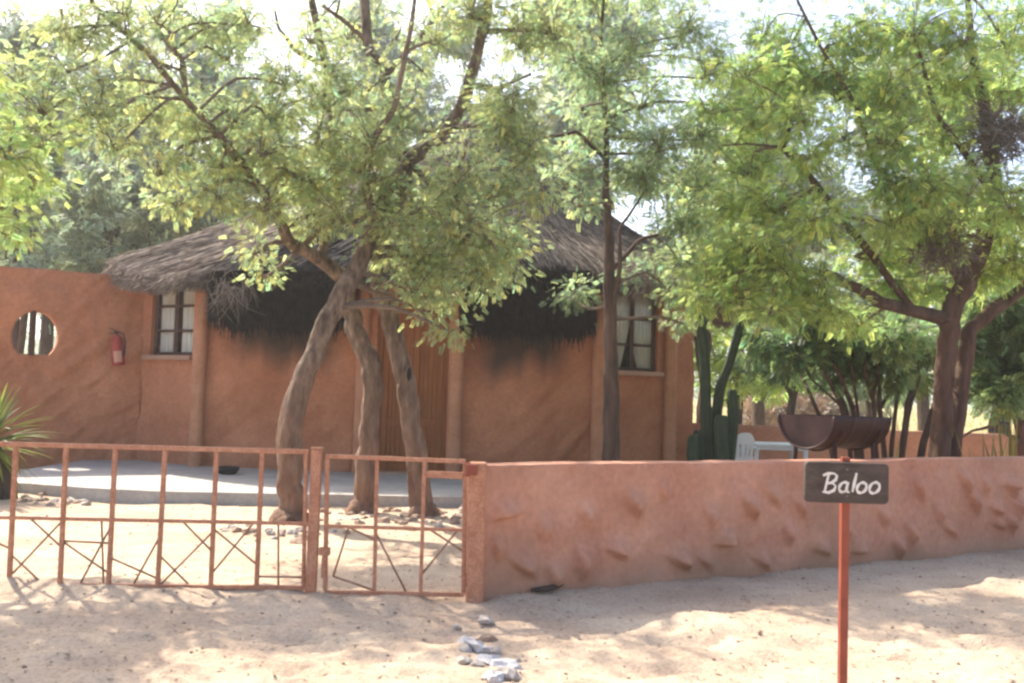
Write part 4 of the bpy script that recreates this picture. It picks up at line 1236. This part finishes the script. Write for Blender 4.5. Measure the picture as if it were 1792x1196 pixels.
# stem A: leaning right, carries the thick upright limb
YA = 10.3
grow_tree('thorn_tree', 'nearest of the three leaning stems, standing just behind the gate post', [
    ([(507, 925, YA - .05, 0.215), (507, 905, YA, 0.133), (506, 850, YA, 0.125), (507, 780, YA, 0.125), (514, 715, YA, 0.116), (535, 650, YA, 0.107), (562, 585, YA + .05, 0.101), (598, 515, YA + .1, 0.096), (632, 455, YA + .2, 0.093), (655, 398, YA + .3, 0.082), (672, 340, YA + .4, 0.069), (715, 280, YA + .5, 0.073), (770, 245, YA + .6, 0.069), (808, 185, YA + .6, 0.067), (832, 110, YA + .5, 0.060), (852, 30, YA + .5, 0.052), (860, -60, YA + .5, 0.034)], True),
    ([(655, 398, YA + .3, .06), (640, 320, YA, .045), (650, 250, YA - .2, .04), (690, 190, YA - .3, .03), (705, 120, YA - .3, .028), (722, 30, YA - .3, .024), (735, -60, YA - .3, .015)], False),
    ([(835, 150, YA + .5, .035), (870, 155, YA + .4, .02), (930, 130, YA + .3, .014)], False),
    ([(715, 285, YA + .5, .045), (760, 330, YA + .3, .03), (820, 380, YA + .1, .02), (870, 440, YA, .012)], False)],
    B_([(700, 175, 55, .7), (640, 235, 62), (880, 150, 55, .6), (800, 300, 70), (720, 360, 70), (820, 385, 72, 1.2), (885, 320, 62), (755, 445, 62, 1.2), (830, 465, 50), (895, 440, 50), (722, 500, 40), (660, 300, 55), (870, 400, 55), (945, 330, 45, .7), (790, 510, 34, 1.2), (875, 215, 55, 1.1), (930, 255, 45), (840, 175, 45), (900, 180, 45, .8), (700, 430, 50), (850, 500, 26), (760, 60, 55, .7), (900, 60, 65), (830, 20, 60), (960, 40, 60), (745, 545, 16), (785, 575, 14), (690, 380, 50), (820, 250, 45, .6), (860, -80, 90, .45), (980, -80, 90, .45)], YA + .2, .85),
    M['leaf_olive'], M['bark'], tuple(onground(507, 912)), 11)
# stem B: dark middle stem bending left
YB = 11.25
grow_tree('thorn_tree', 'middle of the three leaning stems, bending left with a bright left edge', [
    ([(632, 903, YB, 0.215), (636, 890, YB, 0.123), (640, 830, YB, 0.119), (643, 760, YB, 0.106), (652, 690, YB, 0.110), (650, 640, YB, 0.110), (628, 590, YB, 0.101), (612, 540, YB, 0.092), (606, 490, YB - .2, 0.088), (560, 455, YB - .3, 0.075), (508, 425, YB - .6, 0.062), (470, 350, YB - .9, 0.048), (440, 310, YB - 1.1, 0.044), (385, 238, YB - 1.3, 0.037), (325, 175, YB - 1.5, 0.030), (260, 95, YB - 1.7, 0.026), (175, 20, YB - 1.9, 0.019), (120, -50, YB - 2, 0.011)], True),
    ([(325, 165, YB - 1.5, .03), (318, 105, YB - 1.4, .03), (275, 55, YB - 1.3, .018)], False),
    ([(560, 455, YB - .3, .05), (590, 350, YB, .06), (580, 200, YB, .055), (568, 110, YB, .05), (545, 0, YB, .045), (535, -60, YB, .03)], False),
    ([(565, 112, YB, .035), (520, 90, YB, .032), (488, 50, YB, .02), (480, 15, YB, .014)], False)],
    B_([(545, 60, 45, .8), (600, 115, 42, .7), (490, 130, 42, .8), (640, 140, 40, .6), (130, 50, 55, .9), (230, 50, 50, .9), (400, 90, 45, .8), (20, 130, 45, .7), (120, 110, 40, .4), (300, 110, 40, .5), (350, 30, 55, .8), (440, 30, 55, .8), (190, 20, 50, .8), (270, 20, 45, .7), (90, 20, 50, .7), (60, 165, 60, .8), (170, 175, 65), (260, 170, 60), (340, 195, 60), (420, 200, 60), (500, 190, 60), (560, 235, 60), (200, 240, 50, .8), (390, 270, 60), (470, 260, 60), (545, 310, 60), (300, 290, 55, .8), (310, 345, 42, .8), (380, 335, 52, .9), (470, 350, 50), (590, 370, 55), (540, 380, 45), (450, 435, 28), (462, 480, 20, 1.3), (520, 300, 50), (40, 215, 50, .8), (130, -80, 90, .45), (300, -90, 90, .45), (470, -90, 90, .45), (520, 130, 45, .6), (610, 160, 40, .5)], lambda x: YB - .6 - 2.0 * max(0, 560 - x) / 560, .85, .5, seed=3),
    M['leaf_olive'], M['bark'], tuple(onground(636, 893)), 12)
# stem C: reddish right stem leaning left
YC = 11.2
grow_tree('thorn_tree', 'right-hand stem of the three, reddish, with a dark knot hole', [
    ([(742, 905, YC, 0.215), (738, 893, YC, 0.123), (733, 840, YC, 0.119), (725, 770, YC, 0.113), (716, 710, YC, 0.107), (704, 650, YC, 0.104), (690, 590, YC, 0.099), (672, 530, YC, 0.095), (658, 480, YC, 0.088), (655, 430, YC + .2, 0.079), (690, 380, YC + .4, 0.066), (715, 320, YC + .4, 0.053), (690, 210, YC + .3, 0.057), (672, 135, YC + .2, 0.062), (645, 85, YC + .2, 0.057), (638, 0, YC + .2, 0.053), (636, -60, YC + .2, 0.035)], True),
    ([(645, 75, YC + .2, .03), (600, 35, YC + .1, .025), (565, 10, YC, .02)], False),
    ([(672, 135, YC + .2, .04), (740, 60, YC + .3, .03), (800, -20, YC + .4, .02)], False)],
    B_([(610, 60, 50, .6), (560, 20, 40, .6), (700, 60, 40, .4), (640, 210, 55, .8), (690, 260, 50, .8), (600, 280, 50, .9), (680, 330, 50), (560, 170, 45, .6), (760, 210, 40, .5), (740, 120, 35, .4), (640, -80, 90, .45), (760, -80, 90, .45)], YC + .4, .8, seed=4),
    M['leaf_olive'], M['bark'], tuple(onground(738, 893)), 13)
kn = at(716, 655, YC - .118)
b = MB(); b.tube([kn + Vector((math.cos(a) * .035, 0, math.sin(a) * .085)) for a in [k * math.pi / 6 for k in range(13)]], .013, 7, smooth=1, cap=False)
KT = [o_ for o_ in COL.objects if o_.get('label', '').startswith('right-hand stem of')][0]
b.build('knot', M['bark'], KT, smooth=True)
b = MB(); b.add([kn + Vector((math.cos(k * math.pi / 6) * .034, .008, math.sin(k * math.pi / 6) * .084)) for k in range(12)], [tuple(reversed(range(12)))]); b.build('hole_shade', M['dark'], KT)  # flat dark disc: the knot hole's shade put into its colour
# the slender tree in front of the right window
YD = 13.0
grow_tree('slender_tree', 'slender grey-stemmed tree standing before the right-hand window', [
    ([(1071, 905, YD, 0.128), (1070, 800, YD, 0.111), (1071, 700, YD, 0.098), (1068, 600, YD, 0.085), (1064, 500, YD, 0.072), (1066, 420, YD, 0.060), (1060, 350, YD, 0.047), (1062, 270, YD, 0.038), (1058, 180, YD, 0.034), (1050, 80, YD, 0.025), (1060, -40, YD, 0.017)], True),
    ([(1068, 560, YD, .04), (1085, 470, YD - .1, .03), (1085, 400, YD, .022), (1125, 340, YD, .015)], False),
    ([(1062, 280, YD, .03), (1010, 232, YD - .3, .025), (960, 240, YD - .5, .02), (925, 248, YD - .6, .01)], False),
    ([(1064, 480, YD, .035), (1120, 420, YD, .025), (1190, 400, YD, .015)], False)],
    B_([(1230, 120, 50, .8), (1205, 40, 45, .7), (1265, 90, 45, .6), (1280, 170, 42, .8), (1060, 120, 62, .9), (1130, 170, 60, .8), (1000, 90, 55, .7), (1110, 60, 50, .5), (1180, 60, 50, .5), (1080, 210, 50, .9), (1160, 240, 62), (1220, 300, 62), (1130, 290, 55), (1230, 220, 50, .7), (990, 290, 40, .8), (1010, 350, 34, .7), (1200, 370, 50), (1240, 400, 50), (1150, 455, 30, .8), (1200, 450, 40), (1010, 510, 32, .9), (1180, 510, 30), (1195, 560, 18), (1100, 480, 20, .7), (1030, 240, 40, .8), (1060, -60, 90), (1180, -60, 90), (1025, 175, 45, .6)], YD, .9, seed=6),
    M['leaf_grey'], M['bark_dark'], (at(1071, 905, YD).x, YD, 0), 14, size=.078, red=.06)
# big tree on the right, red barked, forked
YE = 12.0
grow_tree('shade_tree', 'big spreading tree with a red-brown forked trunk behind the wall on the right', [
    ([(1640, 900, YE, 0.164), (1645, 800, YE, 0.123), (1650, 730, YE, 0.113), (1652, 660, YE, 0.108), (1656, 600, YE, 0.113), (1665, 545, YE, 0.115), (1690, 500, YE, 0.123), (1720, 430, YE - .1, 0.098), (1740, 340, YE - .2, 0.082), (1730, 220, YE - .3, 0.066), (1700, 90, YE - .4, 0.041), (1690, -60, YE - .4, 0.025)], True),
    ([(1660, 880, YE + .25, 0.107), (1672, 760, YE + .2, 0.090), (1685, 660, YE + .2, 0.090), (1695, 580, YE + .2, 0.082), (1740, 540, YE + .2, 0.074), (1800, 500, YE + .2, 0.066), (1880, 450, YE, 0.041)], True),
    ([(1660, 560, YE, 0.090), (1600, 545, YE - .1, 0.074), (1540, 530, YE - .2, 0.070), (1500, 505, YE - .3, 0.061), (1450, 480, YE - .4, 0.049), (1400, 470, YE - .5, 0.029), (1340, 440, YE - .6, 0.016)], False),
    ([(1600, 545, YE - .1, 0.049), (1520, 440, YE - .3, 0.045), (1470, 380, YE - .5, 0.041), (1425, 320, YE - .6, 0.041), (1370, 258, YE - .7, 0.034), (1385, 215, YE - .7, 0.018), (1400, 180, YE - .7, 0.012)], False),
    ([(1370, 258, YE - .7, 0.016), (1310, 252, YE - .8, 0.011), (1265, 255, YE - .8, 0.007)], False),
    ([(1690, 500, YE, 0.066), (1600, 380, YE - .4, 0.041), (1530, 280, YE - .6, 0.033), (1500, 190, YE - .6, 0.025), (1440, 90, YE - .6, 0.021), (1395, 0, YE - .6, 0.015)], False),
    ([(1740, 340, YE - .2, 0.041), (1640, 200, YE - .8, 0.029), (1600, 60, YE - 1, 0.016)], False)],
    B_([(1310, 110, 48, .8), (1390, 60, 45, .7), (1350, 130, 55, .9), (1420, 130, 55), (1500, 60, 60), (1590, 60, 62), (1690, 50, 62), (1770, 60, 60), (1480, 150, 60), (1570, 150, 60), (1660, 140, 62), (1750, 150, 50), (1320, 200, 55), (1400, 200, 50), (1490, 230, 45, .7), (1580, 240, 60), (1650, 230, 60), (1310, 290, 60), (1280, 350, 50), (1420, 260, 45), (1540, 310, 60), (1620, 320, 55), (1700, 330, 40, .7), (1350, 350, 60), (1410, 380, 50), (1330, 420, 55), (1560, 380, 50), (1640, 380, 50), (1730, 400, 60), (1790, 360, 60), (1270, 470, 45, 1.2), (1420, 510, 50, 1.3), (1460, 540, 36), (1380, 470, 50), (1530, 440, 45, .9), (1600, 440, 45, .8), (1770, 450, 60), (1330, 50, 50, .5), (1250, 170, 50, .6), (1300, 510, 40), (1350, 540, 40, .9), (1295, 440, 42), (1240, 480, 36), (1560, 490, 40), (1620, 500, 40), (1700, 470, 45), (1500, 560, 34), (1600, 350, 45), (1660, 420, 40), (1500, -80, 90), (1350, -90, 80), (1650, -80, 90), (1790, -70, 90), (1860, 150, 90), (1880, 320, 90), (1230, 520, 30)], YE - .4, 1.0, 1.0, seed=8),
    M['leaf_bright'], M['bark_dark'], (at(1640, 900, YE).x, YE, 0), 15, size=.085, per_twig=32, red=.2)
# leafy tree at the left edge of the picture, trunk outside it
YF = 8.2
grow_tree('thorn_tree', 'bright green foliage of the tree reaching in at the left edge', [
    ([(-330, 930, YF, .2), (-320, 750, YF, .16), (-290, 560, YF, .14), (-230, 420, YF, .11), (-150, 330, YF, .08), (-60, 280, YF, .05), (20, 260, YF, .02)], True),
    ([(-230, 420, YF, .07), (-200, 200, YF, .06), (-160, 20, YF, .04)], False)],
    B_([(15, 260, 45, 1.1), (45, 310, 40), (5, 350, 40), (70, 235, 40), (-60, 280, 70), (-60, 380, 60), (-80, 150, 80), (-160, 220, 90), (-160, 60, 90), (20, 405, 26, .8), (-200, -60, 100)], YF, 1.0, seed=9),
    M['leaf_bright'], M['bark'], (at(-330, 930, YF).x, YF, 0), 16)

# multi-stemmed bush behind the drum
YG = 14.0
stems = []
Rr = random.Random(4)
for k in range(12):
    f = k / 11; xt = 1405 + 235 * f + Rr.uniform(-16, 16); xb = 1480 + 110 * f + Rr.uniform(-10, 10); bow = Rr.uniform(-14, 14); r0 = Rr.uniform(.03, .06); dy_ = Rr.uniform(-.5, .5)
    stems.append(([(xb, 880, YG + dy_, r0), (xb * .75 + xt * .25 + bow * .6, 775, YG + dy_, r0 * .85), (xb * .4 + xt * .6 + bow, 705, YG + dy_, r0 * .7), (xt, 645, YG - dy_, r0 * .55), (xt + (xt - 1520) * .15 + Rr.uniform(-12, 12), 590, YG, .012)], False))
    if k % 2: stems.append(([(xb * .5 + xt * .5 + bow, 715, YG + dy_, r0 * .55), (xt + Rr.uniform(-35, 35), 660, YG + dy_, r0 * .4), (xt + Rr.uniform(-50, 50), 610, YG, .01)], False))
grow_tree('multistem_bush', 'dark green bush on a fan of many bare stems behind the rusty drum', stems,
          B_([(1400, 610, 42), (1450, 590, 48), (1510, 600, 48), (1570, 590, 48), (1620, 600, 40), (1360, 640, 36, .8), (1480, 640, 36), (1550, 645, 34), (1600, 650, 34, .8), (1340, 590, 36, .7), (1420, 560, 38)], YG, .72, seed=10),
          M['leaf_dark'], M['bark_dark'], (at(1540, 880, YG).x, YG, 0), 17, cat='bush', templ=SPRAY_S, size=.12)
YH = 15.5
grow_tree('shrub', 'dense dark green shrub at the right edge beyond the red trunk', [
    ([(1790, 850, YH, .09), (1785, 760, YH, .07), (1770, 680, YH, .05), (1740, 610, YH, .02)], True), ([(1785, 760, YH, .05), (1820, 650, YH, .04), (1840, 560, YH, .02)], False),
    ([(1795, 780, YH, .04), (1740, 745, YH - .3, .03), (1700, 755, YH - .5, .02), (1660, 780, YH - .5, .012)], False)],
    B_([(1740, 590, 45), (1790, 560, 50), (1720, 640, 42), (1775, 640, 48), (1830, 620, 60), (1700, 670, 26, .8), (1760, 690, 30, .8), (1740, 530, 40, .8), (1690, 600, 32), (1850, 520, 60)], YH, 1.15, seed=12),
    M['leaf_dark'], M['bark_dark'], (at(1790, 850, YH).x, YH, 0), 18, cat='shrub', templ=SPRAY_S, size=.13)


# individual background trees
def bg_tree(name, label, px, Y, hpx_top, w, leafm, seed, n=9, low=.35, group=None, trunk_r=.12, size=.22):
    R = random.Random(seed)
    base = at(px, 700, Y); zt = at(px, hpx_top, Y).z
    hor = at(px, 700, Y)
    def py_of(z):   # pixel row at that height
        v0 = at(px, 0, Y).z; v1 = at(px, 1000, Y).z; return (z - v0) / (v1 - v0) * 1000
    limbs = [([(px, py_of(-.1), Y, trunk_r * 1.3), (px + R.uniform(-6, 6), py_of(zt * .2), Y, trunk_r), (px + R.uniform(-12, 12), py_of(zt * .45), Y, trunk_r * .7), (px + R.uniform(-20, 20), py_of(zt * .8), Y, trunk_r * .3)], True)]
    for k in range(3):
        dx = R.uniform(-.6, .6) * w
        limbs.append(([(px, py_of(zt * .3), Y, trunk_r * .6), (px + dx * .5, py_of(zt * .5), Y + R.uniform(-.6, .6), trunk_r * .4), (px + dx, py_of(zt * .72), Y + R.uniform(-1, 1), trunk_r * .15)], False))
    bl = []
    for k in range(n):
        a = R.uniform(0, 6.28); q = R.random() ** .5; f = R.random()
        z = zt * (low + (1 - low) * .92 * f); ww = w * (1 - .45 * abs(f - .4) * 1.6)
        bl.append((px + math.cos(a) * q * ww, py_of(z), w * .36, Y + math.sin(a) * q * ww * Y / F_PX, .55))
    return grow_tree(name, label, limbs, bl, leafm, M['bark_dark'], (base.x, Y, 0), seed, size=size, per_twig=16, twigs=10, templ=SPRAY_S, group=group, hue=.08, red=.04)

G1 = 'trees beyond the yard on the left'
bg_tree('background_tree', 'grey-green tree rising behind the garden wall at the far left', 35, 21, 250, 90, M['leaf_far'], 31, 13, group=G1, low=.5)
bg_tree('background_tree', 'dark airy tree behind the garden wall between round opening and thatch', 150, 23, 260, 100, M['leaf_far'], 32, 15, group=G1, low=.5)
bg_tree('background_tree', 'dark tree rising behind the left end of the thatched roof', 250, 27, 300, 80, M['leaf_far'], 33, 12, group=G1, low=.3)
bg_tree('background_tree', 'tall pale tree behind the roof, above the middle of the house', 470, 30, 150, 120, M['leaf_far'], 34, 15, group=G1, low=.45)
G2 = 'trees beyond the yard on the right'
bg_tree('background_tree', 'yellow-green tree behind the cactus and the white chair', 1290, 24, 420, 100, M['leaf_bright'], 35, 16, group=G2, low=.36)
bg_tree('background_tree', 'light green tree standing in the dry field left of the drum', 1385, 29, 470, 90, M['leaf_bright'], 36, 13, group=G2, low=.34)
bg_tree('background_tree', 'grey-green tree in the field behind the many-stemmed bush', 1520, 31, 440, 110, M['leaf_far'], 37, 13, group=G2, low=.3)
bg_tree('background_tree', 'far tree with a grey trunk in the field right of the red trunk', 1748, 30, 430, 130, M['leaf_far'], 38, 16, group=G2, low=.45, trunk_r=.28)
bg_tree('background_tree', 'tall background tree behind the slender grey-stemmed tree', 1180, 27, 200, 110, M['leaf_far'], 39, 13, group=G2, low=.4)
bg_tree('background_tree', 'bright background tree high behind the right end of the roof', 1230, 22, 330, 70, M['leaf_bright'], 40, 10, group=G2, low=.4)

for k, (px, Y, top, w, n_, lb) in enumerate([(180, 29, -90, 190, 15, 'pale background tree reaching highest above the garden wall'), (330, 34, -20, 170, 17, 'tall pale background tree filling the sky above the left roof slope'), (700, 36, -60, 190, 17, 'tall pale background tree behind the roof top, between the upright limbs'),
        (1010, 33, -30, 170, 17, 'tall pale background tree right of the roof top'), (80, 30, 120, 120, 14, 'pale background tree above the garden wall at the left'),
        (1330, 38, 40, 160, 16, 'tall pale background tree seen through the left side of the spreading tree'), (1620, 40, 60, 170, 16, 'tall pale background tree seen through the crown of the spreading tree')]):
    bg_tree('background_tree', lb, px, Y, top, w, M['leaf_hazed'], 60 + k, n_, group='tall trees beyond the yard', low=.35, trunk_r=.2, size=.34)

# far-off scrub that reads as one mass
C = []; D = []; S_ = []
R = random.Random(77)
for k in range(260):
    px = R.uniform(-500, 2300); Y = R.uniform(120, 165); x = at(px, 700, Y).x; h = R.uniform(3, 8.5); w = R.uniform(2.5, 7)
    for j in range(26):
        a = R.uniform(0, 6.28); q = R.random() ** .5; z = h * R.random() ** .7 + .9
        C.append((x + math.cos(a) * q * w, Y + math.sin(a) * q * w, z)); D.append((R.gauss(0, 1), R.gauss(0, 1), R.gauss(0, .7))); S_.append(R.uniform(.8, 1.7))
o = leaf_cloud('distant_scrub', C, D, S_, M['leaf_far'], None, templ=SPRAY_S, seed=5, hue=.15)

# dry scrub mound, brownish, behind the yard wall
C = []; D = []; S_ = []
for k in range(30):
    px = R.uniform(1330, 1500); Y = R.uniform(40, 48); x = at(px, 700, Y).x; h = R.uniform(1.2, 3.0); w = R.uniform(.8, 1.8)
    for j in range(120):
        a = R.uniform(0, 6.28); q = R.random() ** .5; z = h * R.random() ** .8 * (1 - .5 * q) + .1
        C.append((x + math.cos(a) * q * w, Y + math.sin(a) * q * w, z)); D.append((R.gauss(0, 1), R.gauss(0, 1), R.gauss(0, .7))); S_.append(R.uniform(.2, .4))
leaf_cloud('dry_scrub', C, D, S_, leaf_mat('leaf_dry', (0.22, 0.15, 0.10), .3, (.3, .2, .12)), None, templ=SPRAY_S, seed=6, hue=.1)

# dry grass in the field
n = 26000
gx = rng.uniform(-25, 45, n); gy = 19.5 + 75 * rng.random(n) ** 1.3; hh = rng.uniform(.12, .38, n); th = rng.uniform(0, 6.28, n); ww = .02
lean = rng.normal(0, .09, (n, 2)); gz = ground_z(gx, gy) - .01
dx = np.cos(th) * ww; dy = np.sin(th) * ww
V = np.stack([np.stack([gx - dx, gy - dy, gz], 1), np.stack([gx + dx, gy + dy, gz], 1), np.stack([gx + lean[:, 0] + dx * .2, gy + lean[:, 1], gz + hh], 1), np.stack([gx + lean[:, 0] - dx * .2, gy + lean[:, 1], gz + hh], 1)], 1).reshape(-1, 3)
tint = np.repeat(1 + .25 * rng.normal(size=(n, 1)).clip(-1.5, 1.5) * np.ones((1, 3)), 4, axis=0)
link('dry_grass', np_mesh('dry_grass', V, np.arange(n * 4).reshape(-1, 4), M['grass'], tint=tint), kind='stuff')


# ------------------------------------------------------------------ cactus, yucca, aloe
def blade(b, base, d, L, w, droop, fold=.3, n=7):
    d = Vector(d).normalized(); sidev = d.cross(Vector((0, 0, 1)))
    if sidev.length < .05: sidev = Vector((1, 0, 0))
    sidev.normalize(); vs = []; p = Vector(base); dd = d.copy()
    for i in range(n + 1):
        t = i / n; ww = w * (math.sin(math.pi * min(1, .18 + .82 * t)) ** .7 if t < 1 else 0) * (1 - t * .35) + .001
        nrm = sidev.cross(dd).normalized()
        vs += [p - sidev * ww + nrm * ww * fold, p - nrm * ww * fold * .3, p + sidev * ww + nrm * ww * fold]
        p = p + dd * (L / n); dd = (dd + Vector((0, 0, -droop / n))).normalized()
    fs = []
    for i in range(n):
        a = i * 3; fs += [(a, a + 1, a + 4, a + 3), (a + 1, a + 2, a + 5, a + 4)]
    b.add(vs, fs)


def with_tint(o, c=(1, 1, 1), amp=.25, seed=0):
    me = o.data; a = me.attributes.new('tint', 'FLOAT_COLOR', 'POINT'); r = random.Random(seed)
    v = [1 + amp * r.uniform(-1, 1)]
    arr = np.ones((len(me.vertices), 4)); arr[:, 0] *= v[0] * c[0]; arr[:, 1] *= v[0] * c[1]; arr[:, 2] *= v[0] * c[2]
    a.data.foreach_set('color', arr.astype(np.float32).ravel()); return o

# candelabra cactus
YCt = 13.6
cb = at(1248, 850, YCt)
cact = thing('candelabra_cactus', 'tall dark green column cactus at the right corner of the house', 'cactus', (cb.x, YCt, 0))
cols = [([(1240, 895), (1236, 760), (1233, 640), (1226, 560), (1222, 500)], .066, 'cactus'), ([(1256, 895), (1252, 780), (1258, 690), (1275, 640), (1292, 580), (1306, 515)], .056, 'cactus'),
        ([(1275, 900), (1278, 800), (1282, 740), (1281, 688)], .06, 'cactus'), ([(1222, 900), (1216, 820), (1215, 770)], .085, 'cactus'), ([(1262, 900), (1262, 800), (1262, 735)], .075, 'cactus'),
        ([(1268, 900), (1269, 830), (1270, 790)], .05, 'cactus'), ([(1246, 900), (1246, 790), (1248, 720)], .06, 'cactus_old'), ([(1230, 900), (1226, 810), (1222, 760)], .07, 'cactus')]
for k, (pl, r, mt) in enumerate(cols):
    Y = YCt + [0, .15, -.15, -.2, -.3, -.1, .25, .3][k]
    P3 = [at(x, y, Y) for x, y in pl]; P3[0] = Vector((cb.x + (P3[0].x - cb.x) * .8, Y, -.05))
    n = len(P3); rr = [r * (.85 if i == 0 else 1) * R.uniform(.88, 1.08) for i in range(n)]
    end = P3[-1] + (P3[-1] - P3[-2]).normalized() * r * .8
    b = MB(); b.tube(P3 + [end], rr + [r * .25], 20, ribs=5, smooth=5); b.build('column', M[mt], cact, smooth=True)

# yucca at the left edge inside the yard
yb = onground(-4, 872)
yuc = thing('yucca', 'spiky bright green yucca on a dark stump at the left edge', 'plant', (yb.x, yb.y, 0))
head = at(-22, 785, yb.y)
b = MB(); b.tube([(yb.x, yb.y, -.08), (yb.x - .02, yb.y, .2), (head.x, yb.y, head.z)], [.2, .17, .12], 12, wob=.15, smooth=4); b.build('stump', M['bark_dark'], yuc, smooth=True)
for k in range(140):
    az_ = R.uniform(0, 6.28); el = math.radians(R.choice([-25, -5, 10, 25, 45, 60, 80]) + R.uniform(-10, 10))
    d = Vector((math.cos(az_) * math.cos(el), math.sin(az_) * math.cos(el), math.sin(el)))
    b = MB(); blade(b, head + Vector((0, 0, R.uniform(-.06, .12))) + d * .05, d, R.uniform(.48, .76), .024, .55 if el < .9 else .15)
    o = b.build('leaf', M['leaf_yucca'], yuc); with_tint(o, (1.15, 1.05, .9) if el > 0 else (1.5, 1.1, .8), .35, k)

# aloe and spiky tufts behind the wall
def tuft(name, label, px, py, Y, n, L, w, col, cat, seed):
    g = at(px, py, Y); t = thing(name, label, cat, (g.x, Y, 0)); r = random.Random(seed)
    for k in range(n):
        az_ = r.uniform(0, 6.28); el = math.radians(r.uniform(38, 86)); d = Vector((math.cos(az_) * math.cos(el), math.sin(az_) * math.cos(el), math.sin(el)))
        b = MB(); blade(b, (g.x + d.x * .04, Y + d.y * .04, -.02), d, L * r.uniform(.7, 1.1), w, .15, n=5)
        with_tint(b.build('leaf', M['leaf_yucca'], t), col, .3, k)
    return t
tuft('aloe', 'spiky reddish aloe tops showing over the wall at the right edge', 1768, 800, 11.3, 22, 1.4, .022, (1.5, .8, .8), 'plant', 1)
tuft('aloe', 'pale spiky leaf tuft poking over the wall right of the drum', 1545, 800, 10.0, 12, 1.12, .02, (1.7, 1.5, 1.6), 'plant', 2)
tuft('aloe', 'thin reddish leaf tuft over the wall left of the right-edge aloe', 1725, 800, 11.0, 9, 1.3, .016, (1.6, .9, .9), 'plant', 3)


# dead twig clumps caught in the trees
def twig_clump(label, px, py, Y, rpx, n, seed, hang=0.0, cat='twigs', name='twig_clump'):
    c = at(px, py, Y); r = random.Random(seed); rad = rpx * Y / F_PX
    b = MB()
    for k in range(n):
        d = Vector((r.gauss(0, 1), r.gauss(0, .8), r.gauss(0, .8) - hang)).normalized(); p = c + Vector((r.gauss(0, .35), r.gauss(0, .35), r.gauss(0, .3))) * rad
        L = rad * r.uniform(.5, 1.3); mid = p + d * L * .5 + Vector((r.gauss(0, .08), r.gauss(0, .08), r.gauss(0, .08))) * L
        b.tube([p, mid, p + d * L], [.0055, .004, .002], 4, cap=False, smooth=2)
    o = b.build(name, M['twig_grey'], None, origin=tuple(c)); tag(o, label, cat); return o
twig_clump('tangle of dry grey twigs hanging from the eave beside the left window', 405, 500, 13.7, 48, 80, 1, hang=1.6)
twig_clump('big grey tangle of dead twigs high in the right-hand tree', 1750, 240, 11.4, 68, 520, 2)
twig_clump('brown tangle of dead twigs above the fork of the red trunk', 1650, 430, 11.6, 62, 420, 3)
twig_clump('dry twigs caught above the right-hand window', 1130, 480, 13.6, 42, 110, 4, hang=.5)

# thin haze added to imitate veiling glare over the yard and the field
hb = MB(); hb.box((0, 430, 14.0), (1900, 1060, 30.2))
hm = bpy.data.materials.new('glare_haze'); hm.use_nodes = True
hn = hm.node_tree.nodes; hn.remove(hn['Principled BSDF'])
pv = hn.new('ShaderNodeVolumePrincipled'); pv.inputs['Color'].default_value = (0.95, 0.93, 0.88, 1); pv.inputs['Density'].default_value = 0.0014; pv.inputs['Anisotropy'].default_value = 0.35
hm.node_tree.links.new(pv.outputs[0], hn['Material Output'].inputs['Volume'])
hb.build('haze', hm, kind='stuff')
